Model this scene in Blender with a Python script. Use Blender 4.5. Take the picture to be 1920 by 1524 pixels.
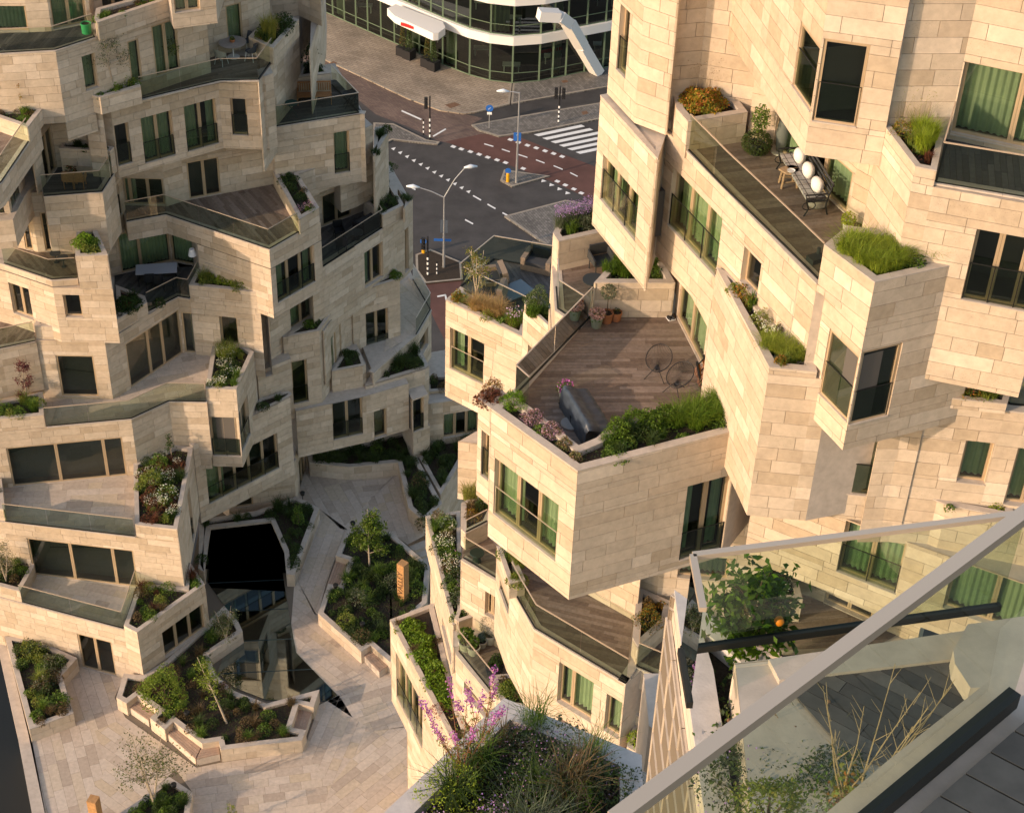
import bpy, math, random
import numpy as np
from mathutils import Vector
R = math.radians
scene = bpy.context.scene
for o in list(bpy.data.objects): bpy.data.objects.remove(o)

# ------------------------------------------------------------------ camera
CX, CY = 960., 762.
VX, VY = 806., 4864.                      # vanishing point of the verticals
DV = math.hypot(VX-CX, VY-CY)
TH = R(38.5)
FPX = DV*math.tan(TH)
ROLL = math.atan2(CX-VX, VY-CY)
H = 60.
FW = np.array([0, math.cos(TH), -math.sin(TH)])
DN0 = np.array([0, -math.sin(TH), -math.cos(TH)])
RT0 = np.array([1., 0, 0])
RT = RT0*math.cos(ROLL)-DN0*math.sin(ROLL)
DN = RT0*math.sin(ROLL)+DN0*math.cos(ROLL)
cam_d = bpy.data.cameras.new('camera'); cam = bpy.data.objects.new('camera', cam_d)
scene.collection.objects.link(cam); scene.camera = cam
cam_d.sensor_width = 36; cam_d.lens = 36*FPX/1920.; cam_d.clip_end = 2000; cam_d.clip_start = .1
from mathutils import Matrix
cam.matrix_world = Matrix(((RT[0], -DN[0], -FW[0], 0), (RT[1], -DN[1], -FW[1], 0), (RT[2], -DN[2], -FW[2], H), (0, 0, 0, 1)))
scene.render.resolution_x = 1024; scene.render.resolution_y = 812

# ------------------------------------------------------------------ light
SUN_EL, SUN_TO = R(19), R(32)             # light travels toward +x, rotated SUN_TO toward +y
world = bpy.data.worlds.new('World'); scene.world = world; world.use_nodes = True
nt = world.node_tree; nt.nodes.clear()
sky = nt.nodes.new('ShaderNodeTexSky'); sky.sky_type = 'NISHITA'; sky.sun_disc = False
sdir = np.array([-math.cos(SUN_TO)*math.cos(SUN_EL), -math.sin(SUN_TO)*math.cos(SUN_EL), math.sin(SUN_EL)])  # toward the sun
sky.sun_elevation = SUN_EL; sky.sun_rotation = math.atan2(sdir[0], sdir[1])
sky.air_density = 1.2; sky.dust_density = 1.5
bg = nt.nodes.new('ShaderNodeBackground'); bg.inputs[1].default_value = .15
wo = nt.nodes.new('ShaderNodeOutputWorld')
nt.links.new(sky.outputs[0], bg.inputs[0]); nt.links.new(bg.outputs[0], wo.inputs[0])
sl = bpy.data.lights.new('sun', 'SUN'); sl.energy = 2.05; sl.angle = R(.6); sl.color = (1., .80, .62)
so = bpy.data.objects.new('sun', sl); scene.collection.objects.link(so)
so.rotation_euler = Vector(sdir).to_track_quat('Z', 'Y').to_euler()
vs = scene.view_settings
vs.view_transform = 'Standard'; vs.look = 'None'; vs.gamma = 1; vs.exposure = .90
vs.use_white_balance = True; vs.white_balance_temperature = 7300; vs.white_balance_tint = 15; vs.use_curve_mapping = False

# ------------------------------------------------------------------ pixel rays -> places
def P(x, y, z):
    v = FW*FPX+RT*(x-CX)+DN*(y-CY); t = (z-H)/v[2]
    return np.array([v[0]*t, v[1]*t, z])
def PR(p):
    v = np.array(p, float)-np.array([0, 0, H]); w = v@FW
    return CX+FPX*(v@RT)/w, CY+FPX*(v@DN)/w
def ray_plane(x, y, A, n):
    v = FW*FPX+RT*(x-CX)+DN*(y-CY)
    t = (A[0]*n[0]+A[1]*n[1])/(v[0]*n[0]+v[1]*n[1])
    return np.array([v[0]*t, v[1]*t, H+v[2]*t])
def pts2(px, z):
    out = []
    for p in px:
        zz = p[2] if len(p) > 2 else z
        out.append(P(p[0], p[1], zz)[:2])
    return out
FL = 3.3
rng = random.Random(7); nr = np.random.RandomState(5)

# ------------------------------------------------------------------ materials
MATS = {}
def mat(name, col=(.5, .5, .5), rough=.7, metal=0., attr=None, noise=0., nscale=3., bump=0., bscale=40., detail=6., lo=None, hi=None, spec=.3, stretch=None, emit=None):
    if name in MATS: return MATS[name]
    m = bpy.data.materials.new(name); m.use_nodes = True; t = m.node_tree; t.nodes.clear()
    N = t.nodes.new; L = t.links.new
    out = N('ShaderNodeOutputMaterial'); b = N('ShaderNodeBsdfPrincipled'); L(b.outputs[0], out.inputs[0])
    b.inputs['Roughness'].default_value = rough; b.inputs['Metallic'].default_value = metal
    b.inputs['Specular IOR Level'].default_value = spec
    g = N('ShaderNodeNewGeometry'); vec = g.outputs['Position']
    if stretch:
        mp = N('ShaderNodeMapping'); mp.inputs['Scale'].default_value = stretch; L(vec, mp.inputs[0]); vec = mp.outputs[0]
    cur = None
    if attr:                               # a per-piece tone between lo and hi
        a = N('ShaderNodeAttribute'); a.attribute_name = 'tone'
        r = N('ShaderNodeValToRGB'); L(a.outputs['Fac'], r.inputs[0])
        cols = attr; els = r.color_ramp.elements
        els[0].position = 0; els[0].color = (*cols[0], 1); els[1].position = 1; els[1].color = (*cols[-1], 1)
        for i, c in enumerate(cols[1:-1]):
            e = els.new((i+1)/(len(cols)-1)); e.color = (*c, 1)
        cur = r.outputs[0]
    else:
        c = N('ShaderNodeRGB'); c.outputs[0].default_value = (*col, 1); cur = c.outputs[0]
    if noise:
        n = N('ShaderNodeTexNoise'); n.inputs['Scale'].default_value = nscale; n.inputs['Detail'].default_value = detail; n.inputs['Roughness'].default_value = .62
        L(vec, n.inputs['Vector'])
        mr = N('ShaderNodeMapRange'); L(n.outputs[0], mr.inputs[0]); mr.inputs[1].default_value = .3; mr.inputs[2].default_value = .7
        mr.inputs[3].default_value = 1-noise; mr.inputs[4].default_value = 1+noise*.6
        mx = N('ShaderNodeMix'); mx.data_type = 'RGBA'; mx.blend_type = 'MULTIPLY'; mx.inputs[0].default_value = 1
        L(cur, mx.inputs[6]); L(mr.outputs[0], mx.inputs[7]); cur = mx.outputs[2]
    L(cur, b.inputs['Base Color'])
    if bump:
        n2 = N('ShaderNodeTexNoise'); n2.inputs['Scale'].default_value = bscale; n2.inputs['Detail'].default_value = 4; L(vec, n2.inputs['Vector'])
        bp = N('ShaderNodeBump'); bp.inputs['Strength'].default_value = bump; bp.inputs['Distance'].default_value = .02
        L(n2.outputs[0], bp.inputs['Height']); L(bp.outputs[0], b.inputs['Normal'])
    if emit:
        b.inputs['Emission Color'].default_value = (*emit, 1); b.inputs['Emission Strength'].default_value = 1
    MATS[name] = m; return m
STONE = mat('limestone', attr=[(.44, .345, .245), (.51, .405, .30), (.56, .455, .345), (.50, .405, .305), (.64, .53, .415)], rough=.78, noise=.13, nscale=5, bump=.25, bscale=55, spec=.2)
def stone_extra():
    m = STONE; t = m.node_tree; N = t.nodes.new; L = t.links.new
    b = [n for n in t.nodes if n.type == 'BSDF_PRINCIPLED'][0]
    old = b.inputs['Base Color'].links[0].from_socket
    g = N('ShaderNodeNewGeometry'); v = N('ShaderNodeTexVoronoi'); v.inputs['Scale'].default_value = 16; L(g.outputs['Position'], v.inputs['Vector'])
    n = N('ShaderNodeTexNoise'); n.inputs['Scale'].default_value = 1.3; n.inputs['Detail'].default_value = 3; L(g.outputs['Position'], n.inputs['Vector'])
    gt = N('ShaderNodeMapRange'); gt.inputs[1].default_value = .0; gt.inputs[2].default_value = .28; gt.inputs[3].default_value = .72; gt.inputs[4].default_value = 1; L(v.outputs['Distance'], gt.inputs[0])
    a = N('ShaderNodeAttribute'); a.attribute_name = 'tone'
    f = N('ShaderNodeMath'); f.operation = 'FRACT'; m7 = N('ShaderNodeMath'); m7.operation = 'MULTIPLY'; m7.inputs[1].default_value = 7.3; L(a.outputs['Fac'], m7.inputs[0]); L(m7.outputs[0], f.inputs[0])
    gr = N('ShaderNodeMapRange'); gr.inputs[1].default_value = .6; gr.inputs[2].default_value = .9; L(f.outputs[0], gr.inputs[0])
    mx = N('ShaderNodeMix'); mx.data_type = 'RGBA'; mx.blend_type = 'MULTIPLY'; L(gr.outputs[0], mx.inputs[0]); L(old, mx.inputs[6]); L(gt.outputs[0], mx.inputs[7])
    mr = N('ShaderNodeMapRange'); L(n.outputs[0], mr.inputs[0]); mr.inputs[1].default_value = .35; mr.inputs[2].default_value = .7; mr.inputs[3].default_value = .93; mr.inputs[4].default_value = 1.05
    m2 = N('ShaderNodeMix'); m2.data_type = 'RGBA'; m2.blend_type = 'MULTIPLY'; m2.inputs[0].default_value = 1; L(mx.outputs[2], m2.inputs[6]); L(mr.outputs[0], m2.inputs[7])
    L(m2.outputs[2], b.inputs['Base Color'])
stone_extra()
JOINT = mat('joint_mortar', (.17, .135, .10), .9)
COPE = mat('coping_stone', (.47, .40, .335), .6, noise=.16, nscale=4, bump=.1)
COPEW = mat('pale_coping_stone', (.55, .50, .46), .55, noise=.14, nscale=7, bump=.12)
REVEAL = mat('reveal_stone', (.56, .45, .33), .75, noise=.08)
FRAME = mat('champagne_aluminium', (.50, .37, .235), .42, .35)
DARK = mat('dark_metal', (.03, .03, .028), .45, .5)
RAIL = mat('handrail_aluminium', (.62, .50, .38), .35, .5)
SOIL = mat('soil', (.045, .032, .022), .95, noise=.5, nscale=30, bump=.6, bscale=60)
GRAVEL = mat('mulch', (.10, .08, .065), .95, noise=.7, nscale=60, bump=.8, bscale=70)
WOOD = mat('deck_timber', attr=[(.14, .098, .075), (.18, .13, .10), (.215, .16, .125), (.25, .19, .155)], rough=.6, noise=.25, nscale=9, stretch=(1, 1, 1))
WOODG = mat('weathered_timber', attr=[(.055, .05, .048), (.085, .077, .072), (.12, .108, .10)], rough=.6, noise=.25, nscale=9)
TEAK = mat('teak', (.36, .17, .07), .5, noise=.25, nscale=14)
PAVE = mat('paving_limestone', attr=[(.40, .32, .25), (.50, .41, .33), (.55, .46, .375), (.50, .40, .29)], rough=.7, noise=.15, nscale=6, bump=.15)
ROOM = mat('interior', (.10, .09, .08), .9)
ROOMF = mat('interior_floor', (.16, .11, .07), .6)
CURT = mat('curtain', (.42, .47, .34), .85, noise=.1, nscale=2)
WHITE = mat('white_paint', (.75, .75, .74), .5)
BLACK = mat('black_plastic', (.015, .015, .017), .5)
LEAF = None
def leafmat():
    m = bpy.data.materials.new('foliage'); m.use_nodes = True; t = m.node_tree; t.nodes.clear(); N = t.nodes.new; L = t.links.new
    out = N('ShaderNodeOutputMaterial'); d = N('ShaderNodeBsdfPrincipled'); tr = N('ShaderNodeBsdfTranslucent'); mx = N('ShaderNodeMixShader')
    a = N('ShaderNodeAttribute'); a.attribute_name = 'col'
    d.inputs['Roughness'].default_value = .55; d.inputs['Specular IOR Level'].default_value = .25
    L(a.outputs['Color'], d.inputs['Base Color'])
    h = N('ShaderNodeMix'); h.data_type = 'RGBA'; h.blend_type = 'MULTIPLY'; h.inputs[0].default_value = 1; h.inputs[7].default_value = (1.3, 1.3, .6, 1)
    L(a.outputs['Color'], h.inputs[6]); L(h.outputs[2], tr.inputs[0])
    mx.inputs[0].default_value = .35; L(d.outputs[0], mx.inputs[1]); L(tr.outputs[0], mx.inputs[2]); L(mx.outputs[0], out.inputs[0])
    return m
LEAF = leafmat()
def glassmat(name, tint, base, rough=0.):
    m = bpy.data.materials.new(name); m.use_nodes = True; t = m.node_tree; t.nodes.clear(); N = t.nodes.new; L = t.links.new
    out = N('ShaderNodeOutputMaterial'); tr = N('ShaderNodeBsdfTransparent'); gl = N('ShaderNodeBsdfGlossy'); mx = N('ShaderNodeMixShader')
    tr.inputs[0].default_value = (*tint, 1); gl.inputs[0].default_value = (.9, .95, .93, 1); gl.inputs['Roughness'].default_value = rough
    f = N('ShaderNodeFresnel'); f.inputs[0].default_value = 1.5; a = N('ShaderNodeMath'); a.operation = 'ADD'; a.use_clamp = True; a.inputs[1].default_value = base
    L(f.outputs[0], a.inputs[0]); L(a.outputs[0], mx.inputs[0]); L(tr.outputs[0], mx.inputs[1]); L(gl.outputs[0], mx.inputs[2]); L(mx.outputs[0], out.inputs[0])
    return m
PANE = glassmat('window_glass', (.66, .76, .66), .06)
RGLASS = glassmat('balustrade_glass', (.66, .76, .66), .03)
SKYL = glassmat('skylight_glass', (.5, .62, .62), .03, .03)
SKYL.node_tree.nodes['Glossy BSDF'].inputs[0].default_value = (.28, .33, .34, 1)

# ------------------------------------------------------------------ mesh helpers
COL = scene.collection
def mesh_obj(name, verts, faces, mats, parent=None, midx=None, tone=None, kind=None, smooth=False, col=None):
    me = bpy.data.meshes.new(name); me.from_pydata([tuple(v) for v in verts], [], faces)
    if not isinstance(mats, (list, tuple)): mats = [mats]
    for m in mats: me.materials.append(m)
    if midx is not None: me.polygons.foreach_set('material_index', midx)
    if tone is not None:
        at = me.attributes.new('tone', 'FLOAT', 'FACE'); at.data.foreach_set('value', np.asarray(tone, dtype=np.float32))
    if col is not None:
        at = me.attributes.new('col', 'FLOAT_COLOR', 'FACE'); at.data.foreach_set('color', np.asarray(col, dtype=np.float32).ravel())
    if smooth: me.polygons.foreach_set('use_smooth', [True]*len(me.polygons))
    me.update()
    o = bpy.data.objects.new(name, me); COL.objects.link(o)
    if parent is not None: o.parent = parent
    if kind: o['kind'] = kind
    return o
def tag(o, label=None, cat=None, group=None, kind=None):
    if label: o['label'] = label
    if cat: o['category'] = cat
    if group: o['group'] = group
    if kind: o['kind'] = kind
    return o
def empty(name, loc, rz=0., label=None, cat=None, group=None):
    o = bpy.data.objects.new(name, None); COL.objects.link(o); o.location = tuple(loc); o.rotation_euler = (0, 0, rz)
    o.empty_display_size = .3
    return tag(o, label, cat, group)
class MB:
    "collects simple solids into one mesh"
    def __init__(s): s.v = []; s.f = []; s.m = []; s.t = []
    def add(s, vs, fs, mi=0, tone=.5):
        b = len(s.v); s.v += [tuple(v) for v in vs]; s.f += [tuple(i+b for i in f) for f in fs]; s.m += [mi]*len(fs); s.t += [tone]*len(fs); return s
    def box(s, x0, y0, z0, x1, y1, z1, mi=0, tone=.5):
        v = [(x, y, z) for z in (z0, z1) for y in (y0, y1) for x in (x0, x1)]
        return s.add(v, [(0, 2, 3, 1), (4, 5, 7, 6), (0, 1, 5, 4), (2, 6, 7, 3), (0, 4, 6, 2), (1, 3, 7, 5)], mi, tone)
    def obox(s, c, ax, ay, az, hx, hy, hz, mi=0, tone=.5):
        c = np.array(c, float); ax, ay, az = [np.array(a, float)/np.linalg.norm(a) for a in (ax, ay, az)]
        v = [c+ax*hx*i+ay*hy*j+az*hz*k for k in (-1, 1) for j in (-1, 1) for i in (-1, 1)]
        return s.add(v, [(0, 2, 3, 1), (4, 5, 7, 6), (0, 1, 5, 4), (2, 6, 7, 3), (0, 4, 6, 2), (1, 3, 7, 5)], mi, tone)
    def bar(s, a, b, w, h=None, mi=0, up=(0, 0, 1), tone=.5):
        a = np.array(a, float); b = np.array(b, float); h = h or w; d = b-a; L = np.linalg.norm(d)
        if L < 1e-6: return s
        d /= L; u = np.array(up, float)
        if abs(d@u) > .98: u = np.array([1., 0, 0])
        sd = np.cross(d, u); sd /= np.linalg.norm(sd); u = np.cross(sd, d)
        return s.obox((a+b)/2, d, sd, u, L/2, w/2, h/2, mi, tone)
    def tube(s, pts, r, n=8, mi=0, cap=True):
        pts = [np.array(p, float) for p in pts]; rr = r if isinstance(r, (list, tuple)) else [r]*len(pts); b = len(s.v); rings = []
        for i, p in enumerate(pts):
            d = pts[min(i+1, len(pts)-1)]-pts[max(i-1, 0)]; d /= (np.linalg.norm(d)+1e-9)
            u = np.array([0, 0, 1.]) if abs(d[2]) < .9 else np.array([1., 0, 0]); sd = np.cross(d, u); sd /= np.linalg.norm(sd); u = np.cross(sd, d)
            for k in range(n):
                a = 2*math.pi*k/n; s.v.append(tuple(p+(sd*math.cos(a)+u*math.sin(a))*rr[i]))
        for i in range(len(pts)-1):
            for k in range(n):
                k2 = (k+1) % n; s.f.append((b+i*n+k, b+i*n+k2, b+(i+1)*n+k2, b+(i+1)*n+k)); s.m.append(mi); s.t.append(.5)
        if cap:
            s.f.append(tuple(b+k for k in range(n))[::-1]); s.m.append(mi); s.t.append(.5)
            e = b+(len(pts)-1)*n; s.f.append(tuple(e+k for k in range(n))); s.m.append(mi); s.t.append(.5)
        return s
    def lathe(s, prof, n=16, c=(0, 0, 0), mi=0):
        b = len(s.v); c = np.array(c, float)
        for r, z in prof:
            for k in range(n):
                a = 2*math.pi*k/n; s.v.append((c[0]+r*math.cos(a), c[1]+r*math.sin(a), c[2]+z))
        for i in range(len(prof)-1):
            for k in range(n):
                k2 = (k+1) % n; s.f.append((b+i*n+k, b+i*n+k2, b+(i+1)*n+k2, b+(i+1)*n+k)); s.m.append(mi); s.t.append(.5)
        s.f.append(tuple(b+k for k in range(n))[::-1]); e = b+(len(prof)-1)*n; s.f.append(tuple(e+k for k in range(n))); s.m += [mi]*2; s.t += [.5]*2
        return s
    def prism(s, poly, z0, z1, mi=0, tone=.5):
        n = len(poly)
        if area(poly) < 0: poly = poly[::-1]
        v = [(p[0], p[1], z0) for p in poly]+[(p[0], p[1], z1) for p in poly]
        f = [tuple(range(n))[::-1], tuple(range(n, 2*n))]+[(i, (i+1) % n, n+(i+1) % n, n+i) for i in range(n)]
        return s.add(v, f, mi, tone)
    def build(s, name, mats, parent=None, smooth=False, tone=False, kind=None):
        return mesh_obj(name, s.v, s.f, mats, parent, s.m, s.t if tone else None, kind, smooth)
def area(p):
    return .5*sum(p[i][0]*p[(i+1) % len(p)][1]-p[(i+1) % len(p)][0]*p[i][1] for i in range(len(p)))
def inset(poly, d):
    "move every edge inward by d (counter-clockwise result)"
    p = [np.array(q[:2], float) for q in poly]
    if area(p) < 0: p = p[::-1]
    n = len(p); out = []
    for i in range(n):
        a, b, c = p[i-1], p[i], p[(i+1) % n]
        d1 = (b-a)/(np.linalg.norm(b-a)+1e-9); d2 = (c-b)/(np.linalg.norm(c-b)+1e-9)
        n1 = np.array([-d1[1], d1[0]]); n2 = np.array([-d2[1], d2[0]])
        k = 1+n1@n2; k = max(k, .35)
        out.append(b+(n1+n2)/k*d)
    return p, out
def clip(poly, A, n):
    "keep the side where (p-A).n >= 0"
    out = []
    for i in range(len(poly)):
        a, b = poly[i], poly[(i+1) % len(poly)]; da = (a-A)@n; db = (b-A)@n
        if da >= 0: out.append(a)
        if (da >= 0) != (db >= 0): out.append(a+(b-a)*da/(da-db))
    return out
def inside(pt, poly):
    c = False; n = len(poly); x, y = pt
    for i in range(n):
        x1, y1 = poly[i][0], poly[i][1]; x2, y2 = poly[i-1][0], poly[i-1][1]
        if (y1 > y) != (y2 > y) and x < (x2-x1)*(y-y1)/(y2-y1+1e-12)+x1: c = not c
    return c
def scr_area(vs):
    q = [PR(v) for v in vs]; m = np.mean(q, axis=0)
    if not (-40 < m[0] < 1960 and -40 < m[1] < 1564): return 0.
    return abs(area(q))

# ------------------------------------------------------------------ a building and its pieces
class Bld:
    def __init__(s, name, label, cat, at, ch=.367, stone=None):
        s.root = empty(name, at, 0, label, cat) if cat else None
        s.off = tuple(-c for c in at); s.ch = ch; s.pieces = {}; s.wall = MB(); s.rg = random.Random(sum(map(ord, name)) % 97)
        s.glassn = 0; s.stone = stone or STONE
    def part(s, o): o.location = s.off; return o
    def piece(s, key, name, mats, verts, faces, tone, front):
        s.pieces.setdefault(key, []).append((scr_area([verts[i] for i in front]), verts, faces, tone, name, mats))
    def face(s, A, B, z0, z1, wins=(), clad=True, holes=None):
        "one vertical wall face seen from the side where it turns right->outward; A left, B right as seen"
        A = np.array(A, float); B = np.array(B, float); d = B-A; L = np.linalg.norm(d)
        if L < .02: return
        d /= L; n = np.array([d[1], -d[0]])        # outward (toward the viewer)
        W3 = lambda u, z, k=0.: (A[0]+d[0]*u-n[0]*k, A[1]+d[1]*u-n[1]*k, z)
        rects = []
        for w in wins:
            p = ray_plane(w[0], w[1], A, n); q = ray_plane(w[2], w[3], A, n)
            u0 = (p[:2]-A)@d; u1 = (q[:2]-A)@d; za, zb = q[2], p[2]
            u0 = max(u0, .04); u1 = min(u1, L-.04); za = max(za, z0+.03); zb = min(zb, z1-.02)
            if u1-u0 < .15 or zb-za < .2:
                print('bad window', w, round(u0, 2), round(u1, 2), round(za, 2), round(zb, 2), 'face', round(L, 2), z0, z1); continue
            rects.append((u0, u1, za, zb, w))
        # backing wall with openings
        zs = sorted(set([z0, z1]+[r[2] for r in rects]+[r[3] for r in rects]))
        for za, zb in zip(zs[:-1], zs[1:]):
            if zb-za < 1e-4: continue
            iv = [(0., L)]
            for r in rects:
                if r[2] < (za+zb)/2 < r[3]:
                    iv = [j for i in iv for j in ((i[0], min(i[1], r[0])), (max(i[0], r[1]), i[1])) if j[1]-j[0] > 1e-3]
            for a, b in iv:
                s.wall.add([W3(a, za, .035), W3(b, za, .035), W3(b, zb, .035), W3(a, zb, .035)], [(0, 1, 2, 3)], 0)
        if clad:
            g = .006; k0 = math.floor(z0/s.ch+1e-6)
            z = k0*s.ch
            while z < z1-1e-3:
                a0, a1 = max(z, z0), min(z+s.ch, z1)
                if a1-a0 > .03:
                    cuts = sorted(set([a0, a1]+[c for r in rects for c in (r[2], r[3]) if a0+.04 < c < a1-.04]))
                    # joints along the course
                    u = -s.rg.random()*.8; js = []
                    while u < L:
                        u += s.rg.choice((.55, .8, 1.0, 1.2, 1.45))*s.ch/.367
                        if .12 < u < L-.12: js.append(u)
                    for c0, c1 in zip(cuts[:-1], cuts[1:]):
                        iv = [(0., L)]
                        for r in rects:
                            if r[2] < (c0+c1)/2 < r[3]:
                                iv = [j for i in iv for j in ((i[0], min(i[1], r[0])), (max(i[0], r[1]), i[1])) if j[1]-j[0] > .01]
                        for a, b in iv:
                            cc = [a]+[j for j in js if a+.08 < j < b-.08]+[b]
                            for x0, x1 in zip(cc[:-1], cc[1:]):
                                e0 = g if x0 > 0 else 0; e1 = g if x1 < L else 0; dp = s.rg.random()*.004
                                v = [W3(x0+e0, c0+g, dp), W3(x1-e1, c0+g, dp), W3(x1-e1, c1-g, dp), W3(x0+e0, c1-g, dp),
                                     W3(x0+e0, c0+g, .05), W3(x1-e1, c0+g, .05), W3(x1-e1, c1-g, .05), W3(x0+e0, c1-g, .05)]
                                s.piece('stone', 'stone', s.stone, v, [(0, 1, 2, 3), (0, 4, 5, 1), (1, 5, 6, 2), (2, 6, 7, 3), (3, 7, 4, 0)], s.rg.random(), (0, 1, 2, 3))
                z += s.ch
        for r in rects: s.window(W3, r)
    def window(s, W3, r):
        u0, u1, za, zb, w = r
        n = w[4] if len(w) > 4 else 1; opt = w[5] if len(w) > 5 else 'cj'
        dep = .2 if 'f' not in opt else .08
        fr = MB(); fw = .07
        # reveals
        fr.add([W3(u0, za, .03), W3(u0, zb, .03), W3(u0, zb, dep+.05), W3(u0, za, dep+.05)], [(0, 3, 2, 1)], 1)
        fr.add([W3(u1, za, .03), W3(u1, zb, .03), W3(u1, zb, dep+.05), W3(u1, za, dep+.05)], [(0, 1, 2, 3)], 1)
        fr.add([W3(u0, zb, .03), W3(u1, zb, .03), W3(u1, zb, dep+.05), W3(u0, zb, dep+.05)], [(0, 3, 2, 1)], 1)
        def fb(a, b, c, e, k0=dep-.05, k1=dep+.03, mi=0):
            v = [W3(a, c, k0), W3(b, c, k0), W3(b, e, k0), W3(a, e, k0), W3(a, c, k1), W3(b, c, k1), W3(b, e, k1), W3(a, e, k1)]
            fr.add(v, [(0, 1, 2, 3), (0, 4, 5, 1), (1, 5, 6, 2), (2, 6, 7, 3), (3, 7, 4, 0), (4, 7, 6, 5)], mi)
        fb(u0, u0+fw, za, zb); fb(u1-fw, u1, za, zb); fb(u0+fw, u1-fw, za, za+.09); fb(u0+fw, u1-fw, zb-fw, zb)
        fr_o = None
        cs = [u0+(u1-u0)*i/n for i in range(n+1)] if not isinstance(n, (list, tuple)) else [u0+(u1-u0)*q for q in [0]+list(n)+[1]]
        N_ = len(cs)-1
        for c in cs[1:-1]: fb(c-.07, c-.004, za+.09, zb-fw); fb(c+.004, c+.07, za+.09, zb-fw)
        o = s.part(fr.build('window', [FRAME, REVEAL], s.root))
        sm = MB(); v = [W3(u0, za-.001, -.03), W3(u1, za-.001, -.03), W3(u1, za-.001, dep+.02), W3(u0, za-.001, dep+.02)]
        v += [(q[0], q[1], q[2]+.03) for q in v]
        sm.add(v, [(0, 3, 2, 1), (4, 5, 6, 7), (0, 1, 5, 4), (1, 2, 6, 5), (2, 3, 7, 6), (3, 0, 4, 7)]); sm.build('sill', COPE, o)
        for i in range(N_):
            a = cs[i]+(.07 if i else fw); b = cs[i+1]-(.07 if i < N_-1 else fw)
            mesh_obj('pane', [W3(a, za+.09, dep), W3(b, za+.09, dep), W3(b, zb-fw, dep), W3(a, zb-fw, dep)], [(0, 1, 2, 3)], PANE, o)
        # room behind
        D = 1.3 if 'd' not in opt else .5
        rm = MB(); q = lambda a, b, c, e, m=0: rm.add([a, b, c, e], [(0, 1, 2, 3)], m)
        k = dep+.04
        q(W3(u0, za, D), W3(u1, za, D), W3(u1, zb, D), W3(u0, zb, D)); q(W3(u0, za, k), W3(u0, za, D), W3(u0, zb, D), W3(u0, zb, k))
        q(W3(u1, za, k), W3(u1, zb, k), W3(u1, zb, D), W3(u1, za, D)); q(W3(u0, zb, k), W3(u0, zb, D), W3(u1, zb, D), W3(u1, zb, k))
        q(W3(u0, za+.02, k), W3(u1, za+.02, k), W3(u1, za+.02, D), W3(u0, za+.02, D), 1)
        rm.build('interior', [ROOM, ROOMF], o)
        if 'c' in opt or 'C' in opt:
            spans = []
            if 'C' in opt: spans = [(u0+.05, u1-.05)]
            else:
                wd = (u1-u0)*s.rg.choice((.28, .36, .42)); spans = [(u0+.05, u0+wd)]
                if s.rg.random() < .6: spans.append((u1-wd*s.rg.choice((.6, 1.)), u1-.05))
            vs_, fs_ = [], []
            for a, b in spans:
                m = max(6, int((b-a)/.035)); ph = s.rg.random()*6; b0 = len(vs_)
                for i in range(m+1):
                    u = a+(b-a)*i/m; kk = dep+.17+.045*math.sin((b-a)*i/m*2*math.pi/.17+ph)+.02*math.sin(i*.37)
                    vs_ += [W3(u, za+.06, kk), W3(u, zb-.03, kk*.96+.01)]
                for i in range(m): fs_.append((b0+2*i, b0+2*i+2, b0+2*i+3, b0+2*i+1))
            mesh_obj('curtain', vs_, fs_, CURT, o, smooth=True)
        if 'j' in opt:
            a, b = u0+.03, u1-.03; zt = min(za+1.02, zb-.3)
            jm = MB(); 
            v0 = [W3(a, zt, .02), W3(b, zt, .02), W3(b, zt+.02, .02), W3(a, zt+.02, .02), W3(a, zt, .045), W3(b, zt, .045), W3(b, zt+.02, .045), W3(a, zt+.02, .045)]
            jm.add(v0, [(0, 1, 2, 3), (0, 4, 5, 1), (1, 5, 6, 2), (2, 6, 7, 3), (3, 7, 4, 0), (4, 7, 6, 5)])
            for x in ([a, b] if 'x' in opt else [a, b]+[c for c in cs[1:-1]]):
                v0 = [W3(x-.012, za+.02, .03), W3(x+.012, za+.02, .03), W3(x+.012, zt, .03), W3(x-.012, zt, .03), W3(x-.012, za+.02, .06), W3(x+.012, za+.02, .06), W3(x+.012, zt, .06), W3(x-.012, zt, .06)]
                jm.add(v0, [(0, 1, 2, 3), (0, 4, 5, 1), (1, 5, 6, 2), (2, 6, 7, 3), (3, 7, 4, 0), (4, 7, 6, 5)])
            jm.build('rail', DARK if 'w' not in opt else RAIL, o)
            mesh_obj('glass_panel', [W3(a, za+.05, .035), W3(b, za+.05, .035), W3(b, zt, .035), W3(a, zt, .035)], [(0, 1, 2, 3)], RGLASS, o)
    def block(s, px, zr, z0, z1, back=(0, 5), wins=None, cope=True, top=True, skip=(), endr=False, endl=False, ccol=None):
        """a mass of the building. px: its visible front corners, left to right; zr the level they stand on"""
        fr = pts2(px, zr); wins = wins or {}
        n = len(fr)
        for i in range(n-1):
            if i in skip: continue
            s.face(fr[i], fr[i+1], z0, z1, wins.get(i, ()))
        bk = np.array(back, float); br = fr[-1]+bk; bl = fr[0]+bk
        if endr: s.face(fr[-1], br, z0, z1)
        if endl: s.face(bl, fr[0], z0, z1)
        poly = fr+[br, bl]
        if top: s.wall.add([(p[0], p[1], z1-.01) for p in poly], [tuple(range(len(poly)))], 1)
        s.wall.add([(p[0], p[1], z0+.005) for p in poly], [tuple(range(len(poly)))[::-1]], 1)
        for a, b in ((fr[-1], br), (br, bl), (bl, fr[0])):
            s.wall.add([(a[0], a[1], z0), (b[0], b[1], z0), (b[0], b[1], z1-.02), (a[0], a[1], z1-.02)], [(0, 1, 2, 3)], 1)
        if cope: s.cope(fr, z1, ccol=ccol)
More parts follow.
